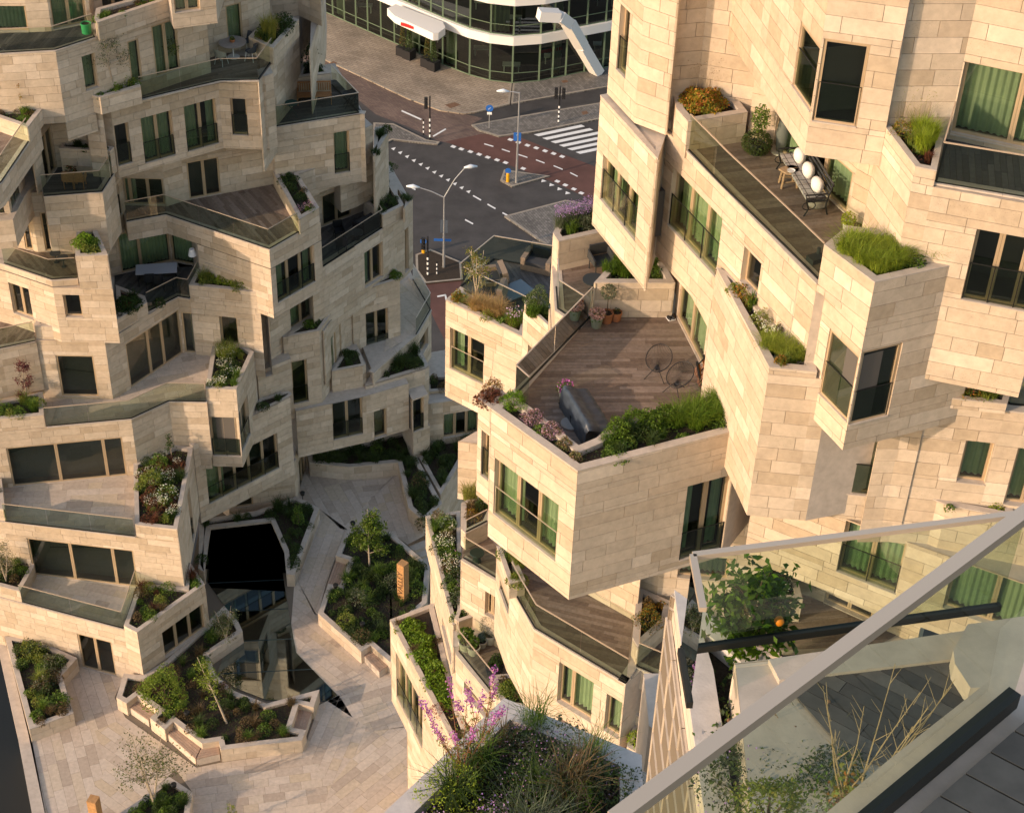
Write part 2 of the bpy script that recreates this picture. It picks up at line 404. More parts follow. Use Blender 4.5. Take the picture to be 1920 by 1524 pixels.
        return fr
    def cope(s, fr, z, w=.28, t=.035, over=.015, name='coping', ccol=None):
        "a strip of coping stone along a chain of points, inside to the left of travel"
        m = MB(); n = len(fr)
        fr = [np.array(p, float) for p in fr]
        nm = []
        for i in range(n-1):
            d = fr[i+1]-fr[i]; d /= np.linalg.norm(d)+1e-9; nm.append(np.array([-d[1], d[0]]))
        ins, outs = [], []
        for i in range(n):
            a = nm[max(i-1, 0)]; b = nm[min(i, n-2)]; k = max(1+a@b, .4); mv = (a+b)/k
            ins.append(fr[i]+mv*w); outs.append(fr[i]-mv*over)
        for i in range(n-1):
            L = np.linalg.norm(fr[i+1]-fr[i]); k = max(1, int(L/1.4))
            for j in range(k):
                f0, f1 = j/k+(.004/L if j else 0), (j+1)/k-(.004/L if j < k-1 else 0)
                a = outs[i]+(outs[i+1]-outs[i])*f0; b = outs[i]+(outs[i+1]-outs[i])*f1; c = ins[i]+(ins[i+1]-ins[i])*f1; e = ins[i]+(ins[i+1]-ins[i])*f0
                m.prism([a, b, c, e], z-.01, z+t)
        o = s.part(m.build(name, ccol or COPE, s.root)); return o
    def planter(s, px, z, z0, front=None, w=.2, soil=.14, zr=None, wins=None, ccol=None, clad=True):
        if not clad: soil = .045
        "closed planting trough; outline px at level z, walls down to z0"
        wp = pts2(px, zr if zr is not None else z); p, q = inset(wp, w)
        wins = wins or {}
        n = len(p)
        for i in range(n):
            a, b = p[i], p[(i+1) % n]
            if clad: s.face(a, b, z0, z-.0, wins.get(i, ()))
        m = MB()
        for i in range(n):
            j = (i+1) % n
            m.add([(*p[i], z-.002), (*p[j], z-.002), (*q[j], z-.002), (*q[i], z-.002), (*p[i], z+.03), (*p[j], z+.03), (*q[j], z+.03), (*q[i], z+.03), (*q[j], z-soil), (*q[i], z-soil)],
                  [(4, 5, 6, 7), (0, 1, 5, 4), (6, 8, 9, 7)])
        s.part(m.build('planter_coping', ccol or COPE, s.root))
        s.part(mesh_obj('planter_soil', [(*v, z-soil) for v in q], [tuple(range(len(q)))], SOIL, s.root))
        return q, z-soil
    def deck(s, px, z, ang, kind='wood', w=.145, zr=None, world=False, ins=0., name=None):
        wp = [np.array(p, float) for p in (px if world else pts2(px, zr if zr is not None else z))]
        if area(wp) < 0: wp = wp[::-1]
        if ins: wp = inset(wp, ins)[1]
        d = np.array([math.cos(ang), math.sin(ang)]); n = np.array([-d[1], d[0]])
        vs = [p@n for p in wp]; k = math.floor(min(vs)/w)
        m = {'wood': WOOD, 'grey': WOODG, 'pave': PAVE}[kind]
        key, nm = ('deck_board', 'deck_board') if kind != 'pave' else ('paving_stone', 'paving_stone')
        th = .02
        while k*w < max(vs):
            a, b = k*w+.004, (k+1)*w-.004; k += 1
            st = clip(wp, n*a, n); st = clip(st, n*b, -n) if len(st) > 2 else []
            if len(st) < 3: continue
            us = [p@d for p in st]; u = min(us)-s.rg.random()*(2.2 if kind != 'pave' else .8); cuts = []
            while u < max(us):
                u += s.rg.choice((1.6, 2.4, 3.2)) if kind != 'pave' else s.rg.choice((.6, .85, 1.1, 1.4))*w/.4
                cuts.append(u)
            lo = min(us)-1
            for c in cuts:
                seg = clip(st, d*(lo+.004), d); seg = clip(seg, d*(c-.004), -d) if len(seg) > 2 else []
                lo = c
                if len(seg) < 3 or abs(area(seg)) < .004: continue
                if area(seg) < 0: seg = seg[::-1]
                N_ = len(seg); v = [(q[0], q[1], z+th) for q in seg]+[(q[0], q[1], z+.002) for q in seg]
                f = [tuple(range(N_))]+[(i, N_+i, N_+(i+1) % N_, (i+1) % N_) for i in range(N_)]
                s.piece(key, nm, m, v, f, s.rg.random(), tuple(range(N_)))
        s.wall.add([(q[0], q[1], z+.004) for q in wp], [tuple(range(len(wp)))], 0)
    def rail(s, px, z, h=1.08, zr=None, seg=2.2, off=.06, world=False, glass=None, hw=.035, name='balustrade', rm=None):
        wp = [np.array(p, float) for p in (px if world else pts2(px, zr if zr is not None else z))]
        hm = MB(); ch = MB(); panes = []
        for a, b in zip(wp[:-1], wp[1:]):
            d = b-a; L = np.linalg.norm(d)
            if L < .05: continue
            hm.bar((*a, z+h), (*b, z+h), hw, hw*.8)
            hm.bar((*a, z+.03), (*b, z+.03), .05, .07, mi=1)
            k = max(1, int(round(L/seg))); dd = d/L
            for j in range(k):
                p = a+dd*(L*j/k+(.012 if j else 0)); q = a+dd*(L*(j+1)/k-(.012 if j < k-1 else 0)); panes.append((p, q))
        o = s.part(hm.build(name, [rm or RAIL, DARK], s.root)) if s.root else hm.build(name, [rm or RAIL, DARK])
        for p, q in panes:
            mesh_obj('glass_panel', [(*p, z+.02), (*q, z+.02), (*q, z+h), (*p, z+h)], [(0, 1, 2, 3)], glass or RGLASS, o)
        return o
    def finish(s, limit=300):
        s.part(s.wall.build('wall', [JOINT, COPE], s.root))
        for key, lst in s.pieces.items():
            lst.sort(key=lambda t: -t[0])
            big, rest = lst[:limit], lst[limit:]
            for ar, v, f, t, nm, m in big:
                s.part(mesh_obj(nm, v, f, m, s.root, tone=[t]*len(f)))
            groups = {}
            for it in rest: groups.setdefault(it[5].name, []).append(it)
            for gn, g in groups.items():
                V, F, T = [], [], []
                for ar, v, f, t, nm, m in g:
                    b = len(V); V += v; F += [tuple(i+b for i in ff) for ff in f]; T += [t]*len(f)
                s.part(mesh_obj(key+('s' if key != 'stone' else '_cladding'), V, F, g[0][5], s.root, tone=T, kind='stuff'))
# ================================================================== LEFT BUILDING
BEDS = []      # planting beds: (tag, polygon, z)
L = Bld('apartment_building', 'stepped limestone apartment building on the left with planted stone-paved terraces above the court', 'building', (-17, 66, 0), ch=.36)
F = lambda k: FL*k
# --- ground storey
L.block([(-60, 1105), (39, 1131), (232, 1181), (258.3, 1193.5), (385.5, 1103), (357, 1062)], F(1), 0, F(1), back=(-1.52, 4), cope=False,
        wins={0: [], 1: [(144, 1187, 219, 1268, 2, 'f')], 3: [(304, 1186, 387, 1178, 3, '')]})
L.cope(pts2([(-60, 1105), (39, 1131), (232, 1181)], F(1)), F(1))
q = L.planter([(232, 1173), (257, 1186), (384, 1095), (356, 1054), (347, 1100), (263, 1094), (257, 1102)], 3.75, F(1)); BEDS.append(('corner', *q))
q = L.planter([(-60, 1088), (0, 1099), (37.5, 1109), (64, 1062), (64, 1040), (-60, 1030)], 4.0, F(1)); BEDS.append(('leftlow', *q))
L.deck([(37, 1131), (232, 1181), (262, 1104), (55, 1076)], F(1), 2.9, 'pave', .42)
L.rail([(40, 1128), (231, 1178), (258, 1098)], F(1), zr=F(1)+.02)
# --- first upper storey
L.block([(-60, 1064, 3.3), (347.5, 1113, 3.3), (362, 839, 7.3)], 0, F(1), F(2), back=(-1.14, 3), cope=False,
        wins={0: [(50, 1008.5, 259.5, 1102, [.4, .8], 'fd')], 1: [(351.5, 930, 365, 1000, 2, 'j')]})
L.cope(pts2([(-60, 972), (15, 979.5), (254, 1008)], F(2)), F(2))
q = L.planter([(253, 984), (332.5, 993), (362, 839), (328, 835), (250, 870)], 7.3, F(2)); BEDS.append(('t2', *q))
q = L.planter([(-60, 946), (9, 956), (3, 898), (-60, 895)], 7.3, F(2)); BEDS.append(('t2l', *q))
L.deck([(-60, 972), (254, 1008), (252, 888), (-60, 912)], F(2), .12, 'pave', .42)
L.rail([(10, 978), (253, 1006)], F(2))
# --- second upper storey
L.block([(-60, 922, 6.6), (246.3, 787, 9.9), (317, 754, 9.9), (388, 755.5, 9.9)], 0, F(2), F(3), back=(-1.14, 3), cope=False,
        wins={0: [(11, 840, 239, 893, [.42, .83], 'fd')]})
L.cope(pts2([(88, 802), (246.3, 787), (317, 754), (388, 755.5)], F(3)), F(3))
L.block([(385, 729, 10.6), (443, 731, 10.6), (476, 660, 10.6)], 0, 5.95, F(3), back=(-0.30, 3), cope=False, wins={0: [(373, 781, 452, 856, 2, 'j')], 1: [(445, 781, 470, 812, 2, 'j')]})
L.face(P(318, 754, 9.9)[:2], P(386, 755, 9.9)[:2], F(2)-.7, F(3))
q = L.planter([(385, 729), (443, 731), (476, 660), (457, 648), (398, 650)], 10.6, F(3)); BEDS.append(('t3', *q))
q = L.planter([(-60, 792), (0, 786), (82, 778.5), (80, 735), (-60, 765)], 10.6, F(3)); BEDS.append(('t3l', *q))
L.deck([(84, 802), (246.3, 787), (317, 754), (388, 755.5), (396, 664), (346, 660), (212, 748), (80, 746)], F(3), .35, 'pave', .42)
L.rail([(88, 800), (246, 785.5), (317, 752.5), (386, 754)], F(3))
# --- band with five windows under the corner box
L.block([(378, 981), (553, 889)], 2.6, 2.6, 7.5, back=(-3.2, 3), wins={0: [(386, 879, 524, 877, 5, 'cj')]}, cope=False)
q = L.planter([(480, 775), (539, 746), (548, 739), (541, 733), (486, 748)], 7.55, 7.4, clad=False, w=.15); BEDS.append(('m1', *q))
L.block([(430, 958), (555, 939), (560, 930)], .5, -.1, 3.0, back=(-2, 2), cope=False, wins={0: [(440, 925, 475, 947, 1, 'f')]})
L.block([(557, 936), (577, 869)], 0, -.1, 2.9, back=(-2, 2), cope=False, wins={0: [(560, 868, 574, 905, 2, 'f')]})
L.block([(470, 760, 7.4), (549, 728, 7.4)], 0, 7.4, 9.2, back=(-1.14, 3), cope=False, wins={0: [(475, 707, 487, 755, 1, '')]})
# --- storey on the paved terrace: left block with the square window, glazed centre, right part
L.block([(-60, 735, 9.9), (85, 747, 9.9), (212, 749, 9.9), (245, 730, 9.9), (345, 662, 9.9), (397, 666, 9.9)], 0, F(3), F(4), back=(-1.52, 4), cope=False,
        wins={0: [(-30, 700, 36, 752, 2, '')], 1: [(104, 666, 186, 744, 1, 'fd')], 3: [(234, 646, 345, 663, [.4, .66], 'fd')], 4: [(339, 585, 391, 666, 1, 'fd')]})
q = L.planter([(64, 612), (193.5, 615), (276, 568), (272, 556), (217, 535), (221, 590), (196, 595), (100, 590), (72, 588)], 13.9, F(4)); BEDS.append(('t4', *q))
L.cope(pts2([(278, 587), (334, 558), (356, 562)], F(4)), F(4))
L.block([(354, 535, 13.9), (486, 549, 13.9), (500, 545, 13.9)], 0, 9.0, F(4), back=(-1.52, 4), cope=False, skip=(1,), wins={0: [(410.5, 593, 448, 650, 1, '')]})
q = L.planter([(354, 535), (486, 549), (498, 542), (385, 499), (374, 498)], 13.9, F(4)); BEDS.append(('lamp', *q))
L.deck([(0, 655), (68, 642), (64, 590), (-60, 600), (-60, 668)], F(4), 1.3, 'wood')
L.block([(-60, 668), (0, 655), (68, 641)], F(4), F(3)+.6, F(4), back=(-1.14, 3))
L.rail([(-60, 667), (0, 654), (67, 640)], F(4))
L.deck([(214, 600), (278, 587), (334, 558), (356, 562), (378, 500), (215, 505)], F(4), 1.2, 'grey')
L.rail([(278, 585), (334, 556.5), (355, 560), (377, 520)], F(4))
# --- wall behind terrace four (left), small window block
L.block([(-60, 480, 16.5), (8, 497, 16.5), (97, 527, 16.5), (202.5, 479, 17.9)], 0, F(4), F(5)-.35, back=(-1.90, 5), cope=False,
        wins={1: [(8, 527, 63, 600, 2, '')], 2: [(117, 553, 156, 596, 1, '')]})
L.block([(-60, 480), (8, 497), (97, 527), (146, 524)], F(5), F(5)-.3, F(5), back=(-1.90, 5))
q = L.planter([(141, 481), (202.5, 479), (180, 428), (144, 430)], 17.9, F(5)-.35); BEDS.append(('t5', *q))
L.deck([(8, 496), (97, 526), (146, 523), (139, 466), (30, 466)], F(5), 2.2, 'wood')
L.rail([(8, 495), (97, 525), (145, 522)], F(5))
# --- dark terrace with the table: glazed back wall and window right of it
L.block([(200, 490, 13.2), (209, 519, 13.2), (323, 491, 13.2), (374, 501, 13.2)], 0, F(4), F(5)-.5, back=(-1.52, 4), cope=False,
        wins={1: [(219, 440, 322, 491, [.4], 'Cfd')], 2: [(317, 430, 372, 500, 1, 'Cfd')]})
L.block([(237, 417.5), (311, 404), (505, 469.5), (601, 416)], F(5), F(5)-1.0, F(5), back=(-2.28, 6), cope=False)
L.cope(pts2([(237, 417.5), (311, 404), (505, 469.5), (560, 438)], F(5)), F(5))
L.block([(366.5, 422.8, 16.5), (505, 469.5+.5, 16.5), (601, 417, 16.5)], 0, 12.76, F(5)-1.0, back=(-1.52, 4), cope=False, top=False,
        wins={1: [(516, 487, 592, 528, 3, 'cj')]})
L.face(P(366.5, 422.8, 16.5)[:2], P(505, 469.5, 16.5)[:2], 12.76, F(5)-1.0, [(381, 457, 441, 512, 2, 'C')])
L.deck([(237, 417), (311, 403), (505, 469), (562, 437), (512, 345), (340, 378), (235, 385)], F(5), 2.15, 'wood')
L.rail([(237.5, 416), (311, 402.5), (505, 468), (560, 436)], F(5))
q = L.planter([(511.5, 322), (561, 412), (598.5, 390), (559.5, 327), (628, 303), (600, 296)], 17.3, F(5)); BEDS.append(('pk', *q))
# wall behind the wooden triangle deck, with doors
L.block([(212, 400, 16.5), (232, 386, 16.5), (313, 388, 16.5), (348, 377, 16.5), (520, 345, 16.5)], 0, F(5), F(6), back=(-1.52, 4), cope=False,
        wins={1: [(230, 333, 310, 385, [.15, .6], 'cfd')], 3: [(349, 305, 415, 365, 2, 'fd')]})
# bay left of it
L.block([(190, 470, 16.5), (213, 425, 16.5), (236, 395, 16.5)], 0, F(5)-.8, F(6), back=(-1.52, 4), cope=False, wins={1: [(207, 362, 229, 400, 2, 'j')]})
# --- balcony with the wooden box (left) at level six
L.block([(82, 370), (192, 361.5), (215, 326)], F(6), F(5)+.3, F(6), back=(-1.52, 4), wins={})
L.block([(5, 458, 16.5), (72, 474, 16.5), (139, 469, 16.5), (205, 463, 16.5)], 0, F(5), F(6)-.2, back=(-1.52, 4), cope=False, wins={0: [(38, 405, 63, 471, 1, 'fd')], 1: [(74, 399, 135, 469, 1, 'fd')]})
L.deck([(82, 369), (192, 361), (214, 326), (200, 300), (110, 312), (80, 350)], F(6), .1, 'grey')
L.rail([(82, 369), (191, 360.5), (213, 326)], F(6))
L.block([(72, 365, 19.8), (108, 315, 19.8), (208, 305, 19.8)], 0, F(6), F(7), back=(-1.52, 4), cope=False, wins={0: [(74, 262, 107, 318, 2, 'fd')]})
q = L.planter([(111, 279), (206, 284), (214, 277), (123, 256)], 21.0, F(6), w=.15); BEDS.append(('b6', *q))
# --- corner block at the left edge
L.block([(-60, 420), (24, 412), (46, 368), (84, 318)], F(6), F(5)+1.9, F(6), back=(-1.52, 4))
L.block([(-60, 408), (20, 400), (48, 345)], F(6)+.02, F(6), F(7)-.6, back=(-1.52, 4), cope=False, wins={0: [(-40, 345, 18, 452, 3, 'j')], 1: [(16, 352, 45, 403, 2, 'j')]})
L.block([(-60, 395), (3, 345), (56, 268), (76, 240)], F(7), F(7)-1.0, F(7), back=(-3, 4))
L.rail([(-60, 392), (3, 342), (55, 265)], F(7))
L.deck([(-60, 395), (3, 345), (55, 268), (20, 220), (-60, 230)], F(7), .9, 'wood')
q = L.planter([(-60, 200), (0, 222), (52, 240), (90, 191), (60, 178), (0, 172), (-60, 172)], 23.8, F(7)); BEDS.append(('t7l', *q))
# --- the row of windows under the long terrace
L.block([(186, 310, 19.8), (222, 318, 19.8), (418, 262, 19.8), (505, 266, 19.8), (520, 260, 19.8)], 0, F(6)-.45, F(7), back=(-1.90, 5), cope=False,
        wins={1: [(212, 236, 249, 305, 1, 'j'), (263, 222, 330, 291, 2, 'Cj'), (344, 200, 411, 269, 2, 'cj')], 2: [(431, 185, 466, 255, 1, 'j')]})
L.block([(155, 183, 23.7), (188, 186, 23.7)], 0, F(6), F(7), back=(-1.14, 3), cope=False)
L.cope(pts2([(264, 190), (414, 154), (485, 153)], F(7)), F(7))
q = L.planter([(155, 176), (188, 184), (264, 163), (250, 130), (162, 150)], 23.9, F(7)); BEDS.append(('t7', *q))
L.deck([(264, 189), (414, 153), (485, 152), (512, 116), (400, 96), (262, 135)], F(7), .5, 'wood')
L.rail([(264, 187), (414, 152), (484, 151), (511, 113)], F(7))
L.block([(485, 153), (511, 117), (560, 60)], F(7), F(5)+2.0, F(7), back=(-0.40, 4), cope=False)
# upper masses
L.block([(-60, 106), (0, 103), (104, 97), (330, 24), (385, 8)], F(8), F(7), F(8), back=(-1.52, 4), cope=False, wins={2: [(153, 107, 186, 164, 1, 'C'), (238, 79, 268, 152, 1, 'Cf'), (283, 50, 376, 117, 2, 'Cf')]})
L.cope(pts2([(-60, 106), (0, 103), (104, 97), (180, 73)], F(8)), F(8))
L.face(P(104, 97, F(8))[:2], P(162, 79, F(8))[:2], 22.2, F(7))
L.block([(370, 122, 23.1), (392, 110, 23.1), (470, 88, 23.1), (510, 70, 23.1)], 0, F(7), F(8), back=(-1.14, 3), cope=False, wins={1: [(422, 12, 457, 84, 1, 'Cf')]})
L.deck([(-60, 104), (0, 102), (104, 96), (179, 72), (165, 45), (95, 58), (-60, 68)], F(8), 1.4, 'grey')
L.rail([(-60, 104), (0, 101), (104, 95), (178, 71)], F(8))
L.block([(-60, 62, 26.4), (56, 62, 26.4), (97, 60, 26.4), (172, 45, 26.4), (178, 30, 26.4)], 0, F(8), F(9)+4, back=(-1.52, 4), cope=False,
        wins={0: [(-20, 12, 54, 62, 1, 'C')], 2: [(90, -20, 165, 45, 2, 'C')]})
q = L.planter([(177, 35), (182, 44), (325, -4), (280, -10), (180, 17)], 27.2, F(8)); BEDS.append(('t8', *q))
L.block([(170, 30, 26.4), (240, 12, 26.4), (325, 0, 26.4)], 0, F(8), F(9)+4, back=(-1.14, 3), cope=False, wins={0: [(187, -30, 240, 12, 2, '')]})
L.block([(326, 55), (408, 44), (420, 0)], 26.2, 26.2, F(9)+3, back=(-1.14, 3), cope=False, wins={0: [(324, -20, 376, 20, 2, 'C')]})
L.block([(409, 60, 23.1), (480, 40, 23.1), (560, 30, 23.1), (603, 50, 23.1)], 0, F(7), F(10), back=(-1.90, 5), cope=False, wins={2: [(526, -20, 548, 40, 1, 'C')]})
q = L.planter([(466, 70), (512, 92), (560, 38), (545, 30), (490, 45)], 23.9, F(7)); BEDS.append(('t7r', *q))
# corner mass carrying it, and the wall running down to the bench terrace
L.block([(485, 215, 19.8), (560, 120, 19.8), (603, 60, 19.8)], 0, F(6), F(7), back=(-1.14, 3), cope=False, wins={0: [(510, 140, 548, 178, 2, 'f')]})
# --- bench terrace block
L.block([(511, 240.7), (675, 214), (683.5, 215)], F(6), 16.13, F(6), back=(-1.90, 5), cope=False, wins={0: [(625, 250, 657, 322, 1, 'Cj')]})
L.cope(pts2([(511, 240.7), (675, 214), (683.5, 215)], F(6)), F(6))
L.deck([(511, 240), (683, 214), (625, 150), (552, 170), (515, 205)], F(6), .35, 'grey')
L.rail([(512, 239), (673, 213), (622, 160)], F(6))
q = L.planter([(556, 146), (620, 138), (590, 108), (566, 122)], 20.9, F(6)); BEDS.append(('bench', *q))
L.block([(587, 215, 19.8), (605, 150, 19.8), (612, 100, 19.8)], 0, F(6), F(7), back=(-0.30, 3), cope=False)
L.face(P(559.5, 327, 17.3)[:2], P(628, 303, 17.3)[:2], 15.9, 17.3)
# --- dark terrace with the black sofas
L.block([(585, 435, 13.2), (602, 428, 13.2), (660, 405, 13.2), (700, 389, 13.2)], 0, F(4), 16.1, back=(-1.52, 4), cope=False, wins={1: [(603, 368, 659, 405, 2, 'fd')]})
L.block([(640, 396, 14.2), (671, 384, 14.2), (702, 368, 14.2)], 0, 14.1, 18.2, back=(-2, 3), cope=False)
L.block([(585, 512), (605, 501), (718, 429), (757.5, 400), (774, 383)], F(4), 9.3, F(4), back=(-2.28, 6), cope=False,
        wins={1: [(683, 475, 724, 515, 2, 'c')], 3: [(759, 432, 767, 505, 1, '')]})
L.cope(pts2([(585, 512), (718, 429)], F(4)), F(4))
q = L.planter([(718, 404.6), (757, 385), (754, 378), (704, 306), (700, 366), (681, 377)], 14.0, F(4)); BEDS.append(('sofa', *q))
q = L.planter([(757.6, 391), (774, 374), (747, 355), (760, 380)], 14.0, F(4), w=.12); BEDS.append(('sofa2', *q))
L.deck([(590, 508), (718, 428), (700, 372), (672, 386), (590, 428)], F(4), 1.1, 'grey')
L.rail([(606, 500), (717, 428), (700, 400)], F(4))
q = L.planter([(700, 292), (704, 290), (728, 250), (722, 237), (702, 240)], 17.3, 12.5); BEDS.append(('far', *q))
# --- long shaded faces below
L.block([(531, 635), (598, 620.6), (635, 570)], 10.1, 5.1, 10.15, back=(-1.52, 4), cope=False, wins={0: [(546, 680, 579, 752, 1, 'j')]})
q = L.planter([(540.6, 631), (598, 620.6), (635, 570), (622, 572), (545, 622)], 10.2, 10.1, clad=False, w=.15); BEDS.append(('m2', *q))
L.block([(494, 661), (623, 576), (662, 551)], 9.9, 7.7, 12.6, back=(-1.5, 2.5), cope=False, wins={0: [(544, 580, 612, 578, 3, 'c')]})
L.block([(660, 552), (683, 543), (749.7, 524)], 10.1, 5.25, 10.15, back=(-1.52, 4), cope=False, wins={1: [(675, 592, 729, 655, 2, 'j')]})
q = L.planter([(661.6, 551), (683, 543), (749.7, 523), (742, 499), (730, 515)], 10.2, 10.1, clad=False, w=.15); BEDS.append(('m3', *q))
L.block([(622, 697, 7.0), (680, 686.5, 7.0), (686, 682, 7.0)], 0, 5.3, 7.0, back=(-1.14, 3), cope=False)
q = L.planter([(622, 696.6), (678, 686), (684, 684), (672, 652.5), (648, 656)], 7.05, 6.9, w=.15, clad=False); BEDS.append(('m4', *q))
L.block([(612, 722, 6.6), (648, 665, 6.6), (664, 655, 6.6)], 0, F(2), 9.9, back=(-1.5, 1.5), cope=False, wins={0: [(620, 634, 642, 690, 2, 'f')]})
L.block([(560, 858), (689, 829), (767, 805)], 2.7, 2.7, 5.7, back=(-1.52, 4), cope=False, wins={0: [(622, 748, 681, 813, 2, 'j')], 1: [(701, 772, 726, 820, 1, '')]})
L.block([(686, 724), (797, 691), (805, 685)], 5.9, 2.7, 5.85, back=(-1.90, 5), cope=False)
q = L.planter([(686, 723.5), (797, 690), (804, 684), (785, 656), (749, 630), (745, 668), (700, 690)], 5.9, 5.75, clad=False); BEDS.append(('m5', *q))
L.block([(682, 716, 5.75), (751, 676, 5.75)], 0, 5.7, 6.2, back=(-1.14, 1.5), cope=False)
L.block([(775, 812), (806, 800)], 2.6, 0.8, 2.7, back=(-0.76, 2), cope=True)
L.block([(774, 812), (803, 801)], 2.72, 2.72, 4.9, back=(-0.76, 2), cope=False, wins={0: [(774, 752, 795, 811, 1, 'j')]})
# far paved terrace behind
L.block([(700, 700, 6.6), (785, 625, 6.6), (809, 583, 6.6), (775, 520, 6.6)], 0, F(1), F(2), back=(-2, 6), wins={1: [(787, 640, 803, 645, 1, '')]})
L.deck([(720, 660), (785, 624), (808, 582), (772, 520), (740, 540)], F(2), 2.2, 'pave', .5)
L.rail([(780, 628), (807, 581), (774, 525)], F(2))
# low wing behind the court
L.block([(800, 830, 1.), (830, 826, 1.), (915, 812, 1.), (960, 800, 1.)], 0, 0, 3.6, back=(-1.52, 4), wins={1: [(830, 778, 897, 812, 3, 'c')]})
q = L.planter([(800, 735), (900, 727), (890, 700), (800, 705)], 3.75, 3.55); BEDS.append(('wing', *q))
L.finish()
# ================================================================== RIGHT TOWER
T = Bld('apartment_building', 'large stepped limestone tower on the right with timber decks, green-curtained windows and overhanging corner blocks', 'building', (5, 42, 0), ch=.41)
# --- lowest wing by the court
T.block([(731, 1162), (850, 1393), (905, 1500)], 10.3, 5.6, 10.0, back=(4, 1), cope=False, endl=True, wins={0: [(742, 1222, 792, 1402, 4, 'cj')]})
q = T.planter([(731, 1162), (850, 1393), (880, 1450), (905, 1440), (858, 1320), (812, 1131)], 10.3, 10.0); BEDS.append(('r0', *q))
T.block([(764, 1474), (830, 1600)], 0, 0, 5.65, back=(4, 1), cope=False, endl=True)
T.block([(807, 1108, 10.1), (856, 1320, 10.1)], 0, 0, 12.2, back=(3, 1), cope=False, endl=True, wins={0: [(829, 1147, 846, 1246, 3, '')]})
T.block([(798, 968), (812, 1028), (838, 1130), (849, 1172), (849, 1202)], 13.8, 12.1, 13.5, back=(3, 1), cope=False, endl=True)
q = T.planter([(798, 968), (812, 1028), (838, 1130), (849, 1172), (866, 1166), (864, 1000), (863, 958)], 13.8, 13.4, w=.16); BEDS.append(('hyd', *q))
T.block([(849, 1202), (855, 1227), (920, 1306), (965, 1370)], 13.2, 9.9, 13.2, back=(4, 3), cope=True, wins={1: [(870, 1277, 921, 1360, 2, '')]})
T.deck([(851, 1202), (856, 1226), (921, 1305), (962, 1265), (928, 1196), (922, 1150), (862, 1165)], 13.2, .75, 'wood')
T.rail([(856, 1202), (861, 1222), (924, 1300)], 13.2)
q = T.planter([(852, 1160), (860, 1166), (905, 1150), (890, 1120), (866, 1120)], 14.0, 13.2, w=.14); BEDS.append(('pd', *q))
q = T.planter([(920, 1266), (941, 1322), (1000, 1330), (975, 1262)], 14.1, 13.2); BEDS.append(('pd2', *q))
# --- stool deck
T.block([(864, 1050), (931, 1090), (960, 1110)], 16.5, 13.2, 16.5, back=(3, 3), endl=True, wins={0: [(910, 1108, 940, 1170, 2, '')]})
T.deck([(866, 1049), (931, 1088), (936, 1030), (914, 1004), (868, 1025)], 16.5, .42, 'wood')
T.rail([(869, 1047), (930, 1084)], 16.5)
q = T.planter([(864.5, 944), (864.5, 992), (873, 1001), (914, 981), (928, 950), (905, 922)], 17.3, 16.5); BEDS.append(('stool', *q))
T.rail([(874, 998), (913, 978)], 17.3, h=.6)
T.block([(858, 905, 17.3), (930, 915, 17.3), (960, 960, 17.3)], 0, 16.5, 19.3, back=(3, 3), cope=False)
# --- deck under the big overhang
T.block([(931, 1032), (956, 1100), (973, 1130), (1001, 1180), (1173, 1283)], 19.8, 15.8, 19.8, back=(4, 5), endl=True,
        wins={0: [(937, 1086, 953, 1150, 1, 'j')], 2: [(946, 1125, 970, 1219, 2, 'j')], 3: [(1049, 1241, 1107, 1354, [.36], 'Cd'), (1138, 1300, 1164, 1388, 1, 'Cd')]})
T.block([(1173, 1283), (1193, 1252), (1235, 1270), (1300, 1300)], 19.8, 15.8, 19.8, back=(2.00, 5), wins={1: [(1197, 1290, 1215, 1350, 1, '')]})
T.deck([(959, 1098), (1001, 1179), (1173, 1281), (1182, 1200), (1195, 1100), (1100, 1040), (960, 1045)], 19.8, -.28, 'wood')
T.rail([(958, 1098), (975, 1130), (1003, 1178), (1174, 1280)], 19.8)
q = T.planter([(931, 1024), (955, 1094), (985, 1088), (960, 1030)], 20.5, 19.8, w=.15); BEDS.append(('ld', *q))
q = T.planter([(1195, 1100), (1186, 1196), (1196, 1214), (1250, 1165), (1258, 1128)], 20.6, 19.8); BEDS.append(('ld2', *q))
T.deck([(1193, 1250), (1235, 1268), (1260, 1180), (1198, 1215)], 19.8, .9, 'wood')
T.rail([(1196, 1216), (1194, 1250), (1236, 1268)], 19.8)
T.face(P(1098, 1113, 19.8)[:2], P(1192, 1166, 19.8)[:2], 19.8, 25.7)
T.block([(1195, 1100, 20.6), (1232, 1113, 20.6), (1420, 1128, 20.6)], 0, 19.8, 25.7, back=(1.60, 4), cope=False, wins={1: [(1275, 1040, 1362, 1090, 1, 'C')]})
T.block([(1040, 1330, 16.5), (1170, 1402, 16.5), (1250, 1450, 16.5)], 0, 14, 16.5, back=(0.80, 2), cope=False)
T.deck([(1045, 1320), (1163, 1391), (1240, 1430), (1240, 1520), (1050, 1440)], 16.5, .8, 'wood')
q = T.planter([(1175, 1400), (1230, 1432), (1240, 1380), (1190, 1350)], 17.2, 16.5, w=.15); BEDS.append(('ld3', *q))
